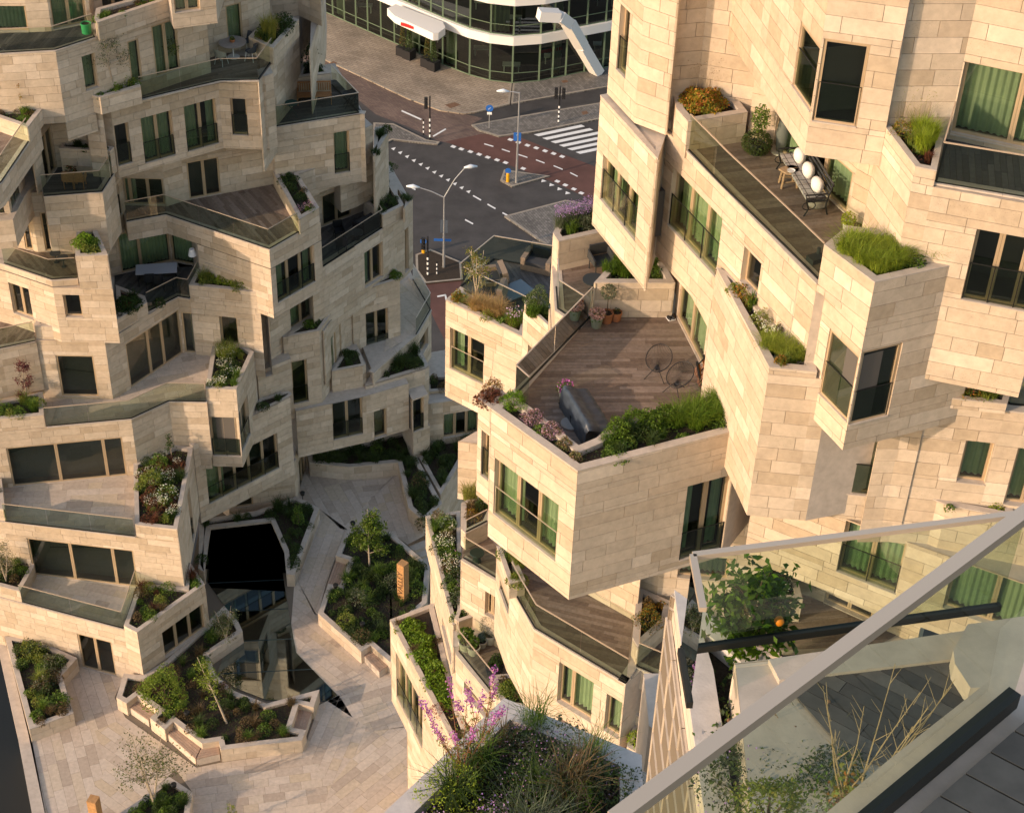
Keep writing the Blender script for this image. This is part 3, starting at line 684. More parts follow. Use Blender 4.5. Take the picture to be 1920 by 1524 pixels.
# --- terrace seen past the citrus tree
T.block([(1340, 1215), (1465, 1232), (1620, 1225), (1700, 1240)], 19.8, 15, 19.8, back=(2.00, 5))
T.deck([(1340, 1214), (1465, 1230), (1620, 1224), (1700, 1180), (1500, 1115), (1400, 1120)], 19.8, .12, 'wood')
q = T.planter([(1395, 1122), (1505, 1125), (1495, 1085), (1395, 1060)], 20.8, 19.8); BEDS.append(('tb', *q))
T.block([(1380, 1075, 20), (1520, 1110, 20), (1720, 1200, 20)], 0, 19.8, 25.6, back=(1.60, 4), cope=False, wins={1: [(1548, 1110, 1625, 1195, 2, '')]})
T.rail([(1462, 1228), (1468, 1232), (1620, 1224)], 19.8)
# --- the big overhanging block
T.block([(896.5, 748), (920.5, 767)], 30.4, 26.9, 29.7, back=(.6, 1.0), cope=False, endl=True, wins={0: [(903, 806, 919, 905, 1, 'j')]})
T.block([(921, 767), (1083, 884), (1387, 806)], 30.4, 25.7, 29.7, back=(1.9, 3.2), cope=False, endl=True,
        wins={0: [(928, 858, 1041, 1052, 3, 'cjxw')], 1: [(1290, 912, 1386, 1020, 2, 'cj')]})
q = T.planter([(921, 767), (1083, 884), (1387, 806), (1374, 748), (1150, 795), (1118, 822), (1085, 836), (990, 761), (953, 735)], 30.4, 29.7, w=.24); BEDS.append(('big', *q))
q = T.planter([(896.5, 748), (920.5, 767), (948, 738), (925, 722)], 30.4, 29.7, w=.12); BEDS.append(('big2', *q))
T.deck([(1105, 598), (1266, 588), (1318, 692), (1352, 742), (1385, 800), (1140, 850), (1085, 870), (985, 772), (970, 752)], 29.7, .07, 'wood')
T.wall.prism(pts2([(1105, 598), (970, 752), (958, 738), (1094, 588)], 29.7), 29.2, 29.75, 1)
T.block([(960, 742), (1096, 590)], 29.7, 26, 29.68, back=(3, 0), cope=False, top=False)
T.rail([(1107, 595), (966, 742), (990, 764)], 29.72, seg=2.6)
q = T.planter([(1206, 431), (1114, 531), (1266, 532), (1213, 437)], 30.95, 29.7, w=.2); BEDS.append(('tri', *q))
# glazed wall of the big deck
T.block([(1264, 586, 29.7), (1318, 692, 29.7), (1352, 742, 29.7), (1400, 812, 29.7)], 0, 29.7, 32.25, back=(4, 0), cope=False, wins={0: [(1278, 520, 1316, 690, 2, 'Cfd')], 1: [(1324, 600, 1350, 738, 1, 'Cfd')]})
# --- lounge terrace (left) and chair deck
T.block([(835.5, 563), (981.7, 633)], 23.8, 19.4, 23.1, back=(1, 4), cope=False, endl=True, wins={0: [(844, 614, 906, 722, 2, 'cjxw')]})
T.block([(981.7, 571, 25.2), (1035, 617, 25.2), (1110, 684, 25.2)], 0, 19.4, 24.9, back=(1.2, .6), cope=False, wins={1: [(1000, 650, 1035, 720, 2, '')], 0: [(990, 646, 1014, 715, 1, '')]})
q = T.planter([(835.5, 563), (981.7, 633), (988, 605), (872, 549), (864, 538)], 23.8, 23.1); BEDS.append(('lounge', *q))
q = T.planter([(983, 571), (1035, 617), (1040, 585), (995, 552)], 25.2, 24.9, w=.14); BEDS.append(('lounge2', *q))
T.wall.prism(pts2([(863, 538), (925, 486), (1045, 506), (1045, 620), (985, 625)], 23.1), 20, 23.08, 1)
T.deck([(866, 538), (925, 488), (1040, 506), (1040, 610), (985, 622)], 23.1, 2.0, 'grey')
T.rail([(864, 538), (925, 487), (1040, 507)], 23.1)
T.rail([(869, 546), (985, 602)], 23.1)
T.block([(1036, 500), (1041, 584), (1089, 616), (1104, 600)], 29.7, 28.2, 29.7, back=(3, 2), endl=True)
T.block([(1033, 505, 29.7), (1040, 590, 29.7), (1100, 625, 29.7)], 0, 22, 28.2, back=(3, 2), cope=False, endl=True)
T.deck([(1042, 583), (1089, 614), (1106, 597), (1115, 531), (1205, 433), (1150, 485), (1055, 505), (1046, 470)], 29.7, .35, 'wood')
T.rail([(1043, 540), (1046, 581), (1092, 611)], 29.7)
q = T.planter([(1036.7, 438), (1047.5, 454), (1150, 431), (1130, 395), (1052, 410)], 30.8, 28.2, w=.2); BEDS.append(('lav', *q))
# --- window box above the chair deck
T.block([(1126, 180, 36.2), (1233, 299, 36.2), (1252, 240, 36.2)], 0, 31.9, 36.2, back=(3, 3), endl=True, wins={0: [(1131, 290, 1190, 452, 3, 'cj')]})
T.block([(1132, 440, 29.7), (1215, 430, 29.7), (1270, 560, 29.7)], 0, 29.7, 32.4, back=(3, 3), cope=False)
T.block([(1138, 176), (1189, 231), (1249, 254), (1265, 160)], 36.3, 36.3, 46, back=(3, 3), cope=False, endl=True, wins={0: [(1164, 8, 1172, 148, 1, 'j')]})
T.block([(1249, 250, 36.1), (1300, 245, 36.1), (1400, 262, 36.1)], 0, 36.1, 46, back=(1.60, 4), cope=False)
# --- upper deck with the garden bench
T.block([(1250, 246), (1440, 440), (1502, 504), (1532, 534)], 36.3, 32.25, 36.3, back=(4, 0), cope=False,
        wins={0: [(1262, 314, 1341, 520, 3, 'Cj'), (1396, 462, 1418, 560, 1, '')], 1: [], 2: []})
T.cope(pts2([(1284, 281), (1440, 440), (1502, 504), (1532, 534)], 36.3), 36.3)
T.block([(1500, 503, 36.3), (1545, 460, 37.6)], 0, 32.25, 36.25, back=(4, 0), cope=False, top=False, skip=(0,))
q = T.planter([(1259, 161), (1268, 205), (1290, 230), (1402, 212), (1385, 190), (1330, 165)], 37.2, 36.1, w=.2); BEDS.append(('upl', *q))
T.deck([(1286, 282), (1440, 439), (1532, 532), (1660, 460), (1590, 406), (1450, 275), (1400, 262)], 36.3, .28, 'wood')
T.rail([(1288, 281), (1356, 352), (1441, 434), (1500, 492), (1534, 526)], 36.3, seg=2.4)
T.block([(1400, 262, 36.3), (1448, 274, 36.3), (1590, 407, 36.3), (1700, 470, 36.3)], 0, 36.3, 39.1, back=(2, 3), cope=False, wins={1: [(1458, 196, 1586, 402, 3, 'fc')]})
# --- corner block with planter above and bay window below
T.block([(1519, 518, 36.3), (1640, 531, 37.6), (1870, 480, 37.6)], 0, 32.6, 36.3, back=(1.60, 4), cope=False,
        wins={0: [(1496, 566, 1520, 655, 1, 'C'), (1556, 616, 1588, 792, 1, 'Cjf')], 1: [(1618, 660, 1664, 780, 1, 'Cjf')]})
q = T.planter([(1545, 460), (1640, 531), (1786, 498.5), (1700, 440), (1590, 425)], 37.6, 36.3, w=.22); BEDS.append(('upr', *q))
# --- planter two levels above the big deck
T.block([(1343, 502), (1442.5, 690), (1532, 698), (1560, 700)], 34.1, 29.2, 33.9, back=(3, 1), cope=False)
q = T.planter([(1343, 502), (1442.5, 690), (1532, 698), (1524, 660), (1440, 590), (1385, 520)], 34.1, 33.9, w=.22); BEDS.append(('mid', *q))
T.block([(1405, 953, 29.0), (1637, 978, 29.0), (1690, 984, 29.0)], 0, 29.0, 34, back=(1.20, 3), cope=False, wins={0: [(1525, 803, 1641, 932, 2, 'Cj')]})
T.block([(1665, 742), (1727, 742), (1888, 759), (2010, 773)], 33.3, 28.3, 33.1, back=(1.20, 3), wins={1: [(1812, 826, 1868, 912, 1, 'C')], 2: [(1910, 838, 2000, 960, 2, 'C')]})
q = T.planter([(1727, 742), (1888, 759), (1893, 742), (1870, 720), (1740, 720)], 33.4, 33.1, w=.15); BEDS.append(('rx', *q))
T.block([(1850, 725, 33.1), (2010, 740, 33.1)], 0, 33.1, 36, back=(1.20, 3), cope=False, wins={0: [(1876, 652, 1995, 722, 2, 'C')]})
T.rail([(1860, 735), (1893, 760), (2010, 770)], 33.1)
# --- wall below, with the tall curtained window
T.block([(1400, 1008, 26.4), (1680, 1117, 26.4), (1950, 1215, 26.4)], 0, 25.6, 28.4, back=(1.20, 3), cope=False, wins={0: [(1587, 976, 1679, 1114, 2, 'Cj')], 1: [(1790, 1050, 1935, 1200, 2, 'C')]})
T.block([(1638, 893), (1776, 948), (1960, 985)], 29.9, 28.0, 29.9, back=(0.80, 2), cope=False)
q = T.planter([(1650, 896), (1776, 948), (1900, 972), (1895, 925), (1700, 885)], 29.95, 29.8, clad=False, w=.2); BEDS.append(('ps', *q))
# --- top right
T.block([(1340, 34), (1425, 165), (1508, 291), (1648, 312)], 39.0, 39.0, 46, back=(1.60, 4), cope=False, wins={1: [(1502, 42, 1522, 215, 1, 'jf')], 2: [(1546, 73, 1605, 240, 1, 'jf')]})
T.block([(1640, 262, 39.6), (1776, 261, 39.6), (2010, 312, 39.6)], 0, 39.6, 46, back=(1.60, 4), cope=False, wins={1: [(1803, 115, 2000, 300, 2, 'C')]})
T.block([(1652, 230), (1716, 314), (1756, 322), (2010, 367)], 40.0, 34.3, 39.6, back=(0.80, 2), cope=False, wins={2: [(1832, 430, 2000, 600, 3, 'j')]})
T.cope(pts2([(1750, 347), (2010, 392)], 39.6), 39.62)
q = T.planter([(1652, 230), (1716, 314), (1756, 322), (1768, 262), (1680, 228)], 40.0, 39.6, w=.15); BEDS.append(('topr', *q))
T.deck([(1752, 346), (2010, 390), (2010, 312), (1776, 262)], 39.6, 1.42, 'grey')
T.rail([(1776, 268), (1754, 345), (2010, 388)], 39.6)
T.finish()
# ================================================================== NEAR TERRACES (the tower the picture is taken from)
N = Bld('apartment_building', 'nearest limestone terrace tower below the camera with grey copings, glass balustrades and blurred handrail', 'building', (5, 14, 0), ch=.42)
STREAK = mat('honed_limestone', attr=[(.52, .44, .35), (.58, .49, .39), (.62, .53, .43)], rough=.6, noise=.12, nscale=3, stretch=(2, 2, .4))
N.stone = STREAK
N.block([(640, 1600), (945, 1311), (1203, 1418), (1260, 1442)], 43.8, 38, 43.5, back=(0, -6), cope=False)
q = N.planter([(700, 1545), (945, 1311), (1203, 1418), (1215, 1750), (700, 1750)], 43.8, 43.4, w=.27, ccol=COPEW); BEDS.append(('near', *q))
# wedge with the mulch bed
wd = pts2([(1264, 1110), (1457, 1246), (1900, 1600), (1330, 1600), (1283, 1258)], 49.3)
N.stone = STREAK
N.face(wd[4], wd[0], 36, 49.0); N.face(wd[3], wd[4], 36, 49.0)
N.face(wd[0]+0, wd[1], 40, 49.0) if False else None
q = N.planter([(1264, 1110), (1283, 1258), (1330, 1600), (1900, 1600), (1457, 1246)], 49.3, 46, w=.24, ccol=COPEW); BEDS.append(('wedge', *q))
N.wall.prism(pts2([(1207, 1262), (1242, 1262), (1228, 1368), (1217, 1360)], 43), 40, 43, 1)
# second deck
N.block([(1380, 1250), (1480, 1240), (1800, 1192), (1930, 1172)], 49.7, 44, 49.7, back=(0, -5), cope=False)
N.wall.prism(pts2([(1440, 1243), (1930, 1172), (1935, 1225), (1460, 1282)], 49.7), 49.4, 49.75, 1)
N.wall.prism(pts2([(1783, 1235), (1810, 1186), (1990, 1160), (1990, 1300), (1815, 1305), (1786, 1260)], 49.8), 49.4, 49.9, 1)
N.deck([(1470, 1282), (1790, 1236), (1850, 1330), (1670, 1440), (1590, 1420)], 49.7, -.62, 'grey', .14)
N.rail([(1318, 1143), (1299, 1042), (1925, 962)], 49.72, zr=50.8, hw=.055, seg=4)
# the near deck
CD = 55.4
N.wall.prism(pts2([(1400, 1640), (1670, 1412), (2100, 1075), (2250, 1200), (1500, 1800)], CD), CD-1.2, CD-.03, 1)
N.deck([(1712, 1540), (1930, 1350), (2200, 1300), (2200, 1800), (1700, 1800)], CD, -.62, 'grey', .14)
N.rail([(1150, 1539), (1920, 965), (2030, 883)], CD, zr=CD+1.08, hw=.045, seg=2.0)
N.finish()
# ================================================================== THE COURT
def ground(name, px, z, m, thick=None, world=False):
    wp = [np.array(p, float) for p in (px if world else pts2(px, z))]
    if area(wp) < 0: wp = wp[::-1]
    o = mesh_obj(name, [(*p, z) for p in wp], [tuple(range(len(wp)))], m, kind='structure')
    return o
plaza = ground('plaza', [(5, 1165), (57, 1375), (87, 1524), (110, 1640), (1020, 1640), (1000, 1300), (808, 1200), (806, 1061), (764, 1021), (797, 1005), (793, 975), (760, 850), (560, 820), (480, 930), (380, 960), (360, 1060), (200, 1150)], 0., JOINT)
C = Bld('court', None, None, (0, 0, 0), ch=.42); C.root = plaza
def pxang(a, b, z=0):
    p, q = P(*a, z), P(*b, z); return math.atan2(q[1]-p[1], q[0]-p[0])
for poly, a, b in [
    ([(60, 1388), (143, 1358), (178, 1371), (202, 1436), (150, 1524), (90, 1550)], (70, 1420), (95, 1524)),
    ([(143, 1358), (118, 1268), (145, 1225), (235, 1260), (215, 1308), (235, 1345), (178, 1371)], (130, 1290), (150, 1350)),
    ([(178, 1371), (235, 1345), (369, 1439), (330, 1442), (262, 1502), (190, 1640), (95, 1560), (150, 1524), (202, 1436)], (235, 1345), (367, 1438)),
    ([(369, 1439), (412, 1430), (569, 1408), (622, 1470), (560, 1640), (340, 1640), (361, 1485), (330, 1442)], (400, 1450), (560, 1428)),
    ([(569, 1408), (598, 1322), (636, 1303), (661, 1345), (700, 1370), (622, 1470)], (600, 1420), (640, 1330)),
    ([(612, 1313), (735, 1272), (790, 1270), (790, 1360), (700, 1370), (661, 1345)], (640, 1320), (740, 1290)),
    ([(700, 1370), (790, 1358), (850, 1480), (860, 1640), (560, 1640), (622, 1470)], (640, 1470), (740, 1390)),
    ([(553, 1080), (592, 1150), (677, 1225), (745, 1268), (612, 1314), (632, 1303), (555, 1225), (546, 1170)], (597, 1200), (690, 1270)),
    ([(553, 1080), (600, 955), (652, 993), (629, 1045), (612, 1093), (596, 1152), (590, 1152)], (575, 1120), (620, 1000)),
    ([(556, 930), (578, 858), (655, 893), (682, 950), (640, 993), (600, 955)], (585, 890), (640, 985)),
    ([(578, 858), (755, 860), (746, 886), (682, 950), (655, 893)], (600, 905), (720, 893)),
    ([(746, 884), (766, 950), (797, 1003), (764, 1021), (735, 1000), (652, 993), (640, 993), (682, 950)], (720, 905), (748, 980))]:
    C.deck(poly, 0., pxang(a, b), 'pave', .43)
for i in range(7):
    A_, B_, C_, D_ = (764+9*i, 1021+8.5*i), (805+9*i, 1004+9*i), (812+9*i+9, 1012+9*i), (773+9*i, 1029.5+8.5*i)
    z = -.16*(i+1)
    m = MB(); m.prism(pts2([A_, B_, C_, D_], 0), z-.3, z, 0, .4+.1*(i % 3)); o = m.build('step', PAVE, plaza, tone=True)
for i, (px_) in enumerate([None]):
    lowg = ground('lower_court', [(700, 1000), (700, 700), (1000, 700), (1000, 1300), (800, 1300)], -3.3, PAVE)
# raised beds with stone edges: each one a thing
def bed(label, px, z, soil, z0=-.05, w=.24, name='raised_bed'):
    b = Bld(name, label, 'raised bed', (*P(*px[0], 0)[:2], 0), ch=.42)
    q = b.planter(px, z, z0, w=w, soil=.12); b.finish(60); BEDS.append((soil, *q)); return b
bed('long raised stone bed along the dark drop at the lower left corner of the court', [(9, 1193), (55, 1368), (138, 1337), (116, 1266), (145, 1234), (60, 1195)], .85, 'b1')
B2 = bed('big zigzag raised stone bed with bench niches beside the dark skylight', [(232, 1263), (218, 1308), (237, 1319), (257, 1304), (297, 1332), (281, 1346), (309, 1368), (325, 1353), (379, 1394), (410, 1389), (414, 1406), (480, 1397), (566, 1388), (574, 1369), (546, 1364), (560, 1320), (588, 1326), (599, 1293), (500, 1319), (440, 1296), (404, 1264), (391, 1227), (455, 1184), (447, 1166), (420, 1136), (388, 1168), (312, 1238), (268, 1266)], .8, 'b2')
bed('raised stone bed in shade above the head of the dark skylight', [(556, 931), (599, 953), (552, 1078), (537, 1077), (533, 1034), (508, 977), (395, 990), (383, 1073), (372, 1066), (374, 975), (480, 958)], .8, 'b3')
B4 = bed('angular raised stone bed in the middle of the court with the carved wooden pillar', [(651, 993), (735, 999), (806, 1061), (800, 1130), (765, 1160), (737, 1246), (731, 1241), (695, 1210), (677, 1222), (596, 1150), (615, 1095), (637, 1097), (655, 1050), (629, 1042)], .8, 'b4')
bed('large shaded raised bed at the back of the court below the overhanging wall', [(580, 868), (655, 876), (746, 867), (766, 952), (793, 976), (811, 963), (829, 944), (773, 841), (767, 805), (690, 828), (575, 850)], .9, 'b5')
bed('shaded raised bed with a high curved retaining wall at the right back of the court', [(774, 838), (826, 928), (868, 860), (925, 840), (925, 800), (800, 826)], .85, 'b6', z0=-3.3)
bed('small raised stone bed with a multi-stemmed tree at the bottom edge of the court', [(317, 1456), (361, 1485), (345, 1600), (170, 1600), (225, 1524), (262, 1500)], .7, 'b7')
# wall with service doors below the curved bed
# timber benches let into the beds
def bench(px, lab, n=5):
    wp = pts2(px, .5); p, q = inset(wp, .03)
    e = empty('bench', (*wp[0], 0), 0, lab, 'bench', 'timber benches set in the raised beds'); off = (-wp[0][0], -wp[0][1], 0)
    m = MB(); m.prism(p, 0, .40, 0, .6); o = m.build('seat_base', PAVE, e, tone=True); o.location = off
    Ls = [np.linalg.norm(p[(i+1) % 4]-p[i]) for i in range(4)]; k = int(np.argmax(Ls)); a, b, c, d = [p[(k+i) % 4] for i in range(4)]
    for i in range(n):
        f0, f1 = (i+.06)/n, (i+.94)/n
        m = MB(); m.prism([a+(d-a)*f0, b+(c-b)*f0, b+(c-b)*f1, a+(d-a)*f1], .405, .45, 0, .3+.4*rng.random()); o = m.build('slat', SLAT, e, tone=True); o.location = off
SLAT = mat('bench_slats', attr=[(.36, .24, .17), (.46, .33, .25)], rough=.6, noise=.2, nscale=10)
bench([(240, 1322), (257, 1308), (293, 1333), (278, 1348)], 'short timber bench niche at the left end of the zigzag bed')
bench([(311, 1371), (326, 1357), (377, 1397), (366, 1420)], 'long timber bench niche facing the lit paving, second from the left')
bench([(368, 1421), (379, 1397), (409, 1391), (412, 1411)], 'timber bench on the corner of the zigzag bed beside the long bench')
bench([(572, 1370), (549, 1364), (562, 1322), (586, 1328)], 'timber bench at the right end of the zigzag bed near the skylight tip')
bench([(614, 1092), (636, 1095), (653, 1052), (631, 1045)], 'timber bench on the shaded left side of the middle bed')
bench([(678, 1222), (695, 1212), (731, 1243), (711, 1257)], 'timber bench at the lower tip of the middle bed')
# skylight
sk = pts2([(396, 1010), (508, 1002), (525, 1045), (545, 1170), (556, 1225), (633, 1304), (612, 1315), (500, 1313), (440, 1290), (408, 1262), (417, 1235), (458, 1205), (452, 1180), (384, 1085)], .0)
sky_e = empty('skylight', (*sk[0], 0), 0, 'dark walk-over glass skylight sunk between the stone beds of the court', 'skylight')
def offp(o, e): o.location = (-e.location[0], -e.location[1], -e.location[2]); return o
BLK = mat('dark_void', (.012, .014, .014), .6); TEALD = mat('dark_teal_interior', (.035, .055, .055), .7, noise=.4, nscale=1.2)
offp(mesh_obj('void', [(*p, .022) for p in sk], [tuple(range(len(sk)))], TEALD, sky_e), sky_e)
yy = [p[1] for p in sk]; dsk = np.array([math.cos(.12), math.sin(.12)]); nsk = np.array([-dsk[1], dsk[0]])
lo = min(p@nsk for p in sk); hi = max(p@nsk for p in sk); k = lo
while k < hi:
    st = clip(list(sk), nsk*(k+.03), nsk); st = clip(st, nsk*(k+2.0-.03), -nsk) if len(st) > 2 else []
    if len(st) > 2: offp(mesh_obj('glass_panel', [(*p, .05) for p in st], [tuple(range(len(st)))], SKYL, sky_e), sky_e)
    k += 2.0
# edge of the court over the dark drop
edge = empty('parapet', (*P(60, 1390, 0)[:2], 0), 0, 'low stone kerb along the left edge of the court above the dark drop', 'kerb')
m = MB(); ep = pts2([(3, 1170), (53, 1375), (84, 1524), (108, 1640), (80, 1640), (60, 1524), (32, 1375), (-14, 1170)], .0); m.prism(ep, -12, .12, 0); offp(m.build('kerb', COPE, edge), edge)
# podium below the court (its side faces the drop)
m = MB(); m.prism(pts2([(5, 1165), (57, 1375), (87, 1524), (110, 1640), (900, 1640), (900, 1165)], -.1), -13.9, -.1); o = m.build('court_podium', JOINT); tag(o, kind='structure')
ground('dark_roof', [(-400, 900), (60, 1100), (110, 1640), (-500, 1900)], -9, BLK)  # flat black sheet closing off the bottom of the drop
# pillars
WP = mat('carved_oak', (.45, .24, .10), .6, noise=.3, nscale=9)
def pillar(px, z, h, rz, lab, text):
    p = P(*px, z); e = empty('wooden_pillar', p, rz, lab, 'pillar', None)
    s_ = .2; m = MB(); m.add([(-s_, -s_, 0), (s_, -s_, 0), (s_, s_, 0), (-s_, s_, 0), (-s_, -s_, h), (s_, -s_, h), (s_, s_, h), (-s_, s_, h)], [(0, 1, 5, 4), (1, 2, 6, 5), (2, 3, 7, 6), (3, 0, 4, 7), (4, 5, 6, 7)])
    m.build('post', WP, e)
    if text:
        cu = bpy.data.curves.new('lettering', 'FONT'); cu.body = text; cu.size = .42; cu.extrude = .004; cu.align_x = 'CENTER'; cu.align_y = 'CENTER'; cu.resolution_u = 3; cu.space_character = 1.05
        t = bpy.data.objects.new('lettering_curve', cu); COL.objects.link(t)
        dg = bpy.context.evaluated_depsgraph_get(); me = bpy.data.meshes.new_from_object(t.evaluated_get(dg)); bpy.data.objects.remove(t)
        me.materials.clear(); me.materials.append(mat('charred_lettering', (.05, .03, .02), .8))
        o = bpy.data.objects.new('lettering', me); COL.objects.link(o); o.parent = e
        o.matrix_local = Matrix.Translation((0, -s_-.006, h*.5)) @ Matrix(((0, -1, 0, 0), (0, 0, -1, 0), (1, 0, 0, 0), (0, 0, 0, 1)))
pillar((756, 1122), .7, 2.35, R(-33), 'square carved oak pillar lettered VALLEY standing in the middle bed', 'VALLEY')
pillar((186, 1560), 0, 2.2, R(-14), 'square carved oak pillar cut by the bottom edge of the picture', 'V')
def uplight(px, z, lab):
    e = empty('garden_spotlight', P(*px, z), 0, lab, 'garden light', 'garden spotlights in the raised beds')
    m = MB(); m.tube([(0, 0, 0), (0, 0, .45)], .02, 6); m.build('stake', DARK, e); m = MB(); m.lathe([(.05, .4), (.11, .48), (.13, .62), (.10, .64)], 12); m.build('head', DARK, e)
for p_, l_ in [((352, 1352), 'dark garden spotlight by the pink flowers of the zigzag bed'), ((662, 996), 'dark garden spotlight at the top corner of the middle bed'), ((630, 1113), 'dark garden spotlight at the left of the middle bed'), ((680, 1185), 'dark garden spotlight low in the middle bed'), ((328, 1487), 'dark garden spotlight in the bottom bed'), ((568, 940), 'dark garden spotlight in the shaded bed above the skylight')]:
    uplight(p_, .6, l_)
C.finish()
# ================================================================== THE STREET FAR BELOW
SZ = -14.
def brickmat(name, c1, c2, w, h, rot=.6, mortar=(.05, .045, .04)):
    m = bpy.data.materials.new(name); m.use_nodes = True; t = m.node_tree; N_ = t.nodes.new; Lk = t.links.new; b = t.nodes['Principled BSDF']
    g = N_('ShaderNodeNewGeometry'); mp = N_('ShaderNodeMapping'); mp.inputs['Rotation'].default_value = (0, 0, rot); Lk(g.outputs['Position'], mp.inputs[0])
    br = N_('ShaderNodeTexBrick'); br.inputs['Scale'].default_value = 1; br.inputs['Brick Width'].default_value = w; br.inputs['Row Height'].default_value = h; br.inputs['Mortar Size'].default_value = .012
    br.inputs['Color1'].default_value = (*c1, 1); br.inputs['Color2'].default_value = (*c2, 1); br.inputs['Mortar'].default_value = (*mortar, 1); Lk(mp.outputs[0], br.inputs[0])
    n = N_('ShaderNodeTexNoise'); n.inputs['Scale'].default_value = .35; n.inputs['Detail'].default_value = 5; Lk(g.outputs['Position'], n.inputs[0])
    mr = N_('ShaderNodeMapRange'); mr.inputs[1].default_value = .3; mr.inputs[2].default_value = .7; mr.inputs[3].default_value = .75; mr.inputs[4].default_value = 1.2; Lk(n.outputs[0], mr.inputs[0])
    mx = N_('ShaderNodeMix'); mx.data_type = 'RGBA'; mx.blend_type = 'MULTIPLY'; mx.inputs[0].default_value = 1; Lk(br.outputs[0], mx.inputs[6]); Lk(mr.outputs[0], mx.inputs[7]); Lk(mx.outputs[2], b.inputs['Base Color'])
    b.inputs['Roughness'].default_value = .85; return m
ASPH = mat('asphalt', (.062, .058, .056), .85, noise=.3, nscale=.5, bump=.2, bscale=30)
ASPH2 = mat('asphalt_patch', (.05, .047, .046), .85, noise=.25, nscale=.8)
REDA = mat('red_asphalt', (.115, .055, .045), .85, noise=.25, nscale=.6)
SIDEW = brickmat('sidewalk_pavers', (.24, .19, .14), (.31, .25, .19), .6, .3, .5)
SIDEG = brickmat('grey_setts', (.11, .10, .09), (.20, .185, .165), .3, .2, 1.1)
BRICKR = brickmat('brick_road', (.12, .075, .062), (.17, .115, .09), .42, .16, .5)
PAINT = mat('road_paint', (.72, .72, .70), .6, noise=.12, nscale=8)
KERB = mat('kerb_stone', (.30, .26, .21), .8, noise=.15)
s_ = 900
mesh_obj('ground', [(-s_, -s_, SZ), (s_, -s_, SZ), (s_, s_, SZ), (-s_, s_, SZ)], [(0, 1, 2, 3)], ASPH, kind='structure')
def sheet(name, px, dz, m): return ground(name, px, SZ+dz, m)
sheet('brick_road', [(540, 80), (600, 108), (670, 140), (765, 185), (825, 207), (870, 212), (955, 195), (1130, 165), (1130, 186), (960, 219), (885, 233), (930, 252), (848, 270), (822, 265), (775, 242), (705, 215), (677, 192), (600, 150), (540, 130)], .004, BRICKR)
sheet('bicycle_path', [(835, 266), (900, 252), (960, 252), (1010, 272), (1130, 318), (1130, 385), (1045, 345), (960, 312)], .008, REDA)
sheet('asphalt_strip', [(870, 214), (955, 196), (1140, 164), (1140, 186), (960, 219), (885, 233), (905, 222)], .008, ASPH2)
def slab(name, px, m, h=.12):
    mm = MB(); wp = pts2(px, SZ+h); mm.prism(wp, SZ, SZ+h); o = mm.build(name, m); tag(o, kind='structure'); 
    p, q = inset(wp, .18); k = MB(); n = len(p)
    for i in range(n):
        j = (i+1) % n; k.add([(*p[i], SZ+h+.004), (*p[j], SZ+h+.004), (*q[j], SZ+h+.004), (*q[i], SZ+h+.004)], [(0, 1, 2, 3)])
    k.build('kerb', KERB, o); return o
slab('sidewalk', [(500, -60), (600, 10), (905, 140), (960, 156), (956, 195), (890, 211), (868, 213), (825, 207), (765, 185), (670, 140), (540, 80)], SIDEW)
slab('sidewalk', [(962, 150), (1200, 110), (1200, 152), (958, 195)], SIDEG)
slab('sidewalk', [(884, 234), (960, 220), (1200, 180), (1200, 208), (1000, 248), (958, 253), (935, 256), (896, 244)], SIDEG)
slab('sidewalk', [(700, 230), (738, 232), (800, 262), (825, 266), (820, 271), (790, 268), (736, 262), (700, 280)], SIDEG)
slab('traffic_island', [(938, 338), (945, 318), (1032, 330), (960, 350)], SIDEG)
slab('sidewalk', [(945, 405), (1060, 375), (1150, 390), (1150, 520), (1040, 470)], SIDEG)
isl = slab('planted_island', [(779, 477), (807, 467), (865, 491), (868, 524), (797, 531), (780, 507)], SOIL)
sheet('bicycle_path', [(795, 533), (900, 520), (900, 620), (835, 640), (800, 570)], .006, REDA)
mk = []
def mark(name, px, dz=.014): mk.append((name, px, dz))
for i in range(12): x, y = 737+12.8*i, 279+7.3*i; mark('give_way_triangle', [(x-4, y-.5), (x+5, y-2.5), (x+1.5, y+3.5)])
for i in range(4): x, y = 1019+15*i, 339+7.6*i; mark('give_way_triangle', [(x-4, y+3), (x-3, y-3), (x+6, y+1)])
for x, y in [(850, 275), (865, 279.5), (882, 284.5), (898.5, 289.5), (914.5, 295), (932, 300), (948, 305), (981, 316), (1045, 340), (1060, 347), (1076, 354.5), (1090, 362), (957, 262), (972, 267), (989, 272.5), (1005.5, 277.5), (1022, 283), (1038, 288), (1054, 293.5)]:
    mark('crossing_block', [(x-6, y+.5), (x-1.5, y-3), (x+6, y), (x+1.5, y+3.3)])
for a, b, w in [((766, 349), (779, 356), 1.3), ((887, 367), (902, 375.5), 1.3), ((914, 383), (929, 391.5), 1.3), ((942, 399), (957, 407), 1.3), ((872, 412), (887, 420), 1.3), ((972, 290), (989, 295.5), 1), ((1005, 300), (1021, 306), 1), ((1038, 311), (1055, 318), 1), ((1069, 324), (1083, 331), 1), ((908, 270), (925, 275), 1), ((941, 280), (956, 285), 1), ((753, 208), (790, 224.5), 1.4), ((812, 256), (836, 242), 1.4), ((835, 553), (840, 578), 1.6), ((820, 556), (836, 553), 1.4)]:
    d = np.array(b, float)-a; d /= np.linalg.norm(d); n_ = np.array([-d[1], d[0]])*w
    mark('lane_dash', [tuple(np.array(a)+n_), tuple(np.array(b)+n_), tuple(np.array(b)-n_), tuple(np.array(a)-n_)])
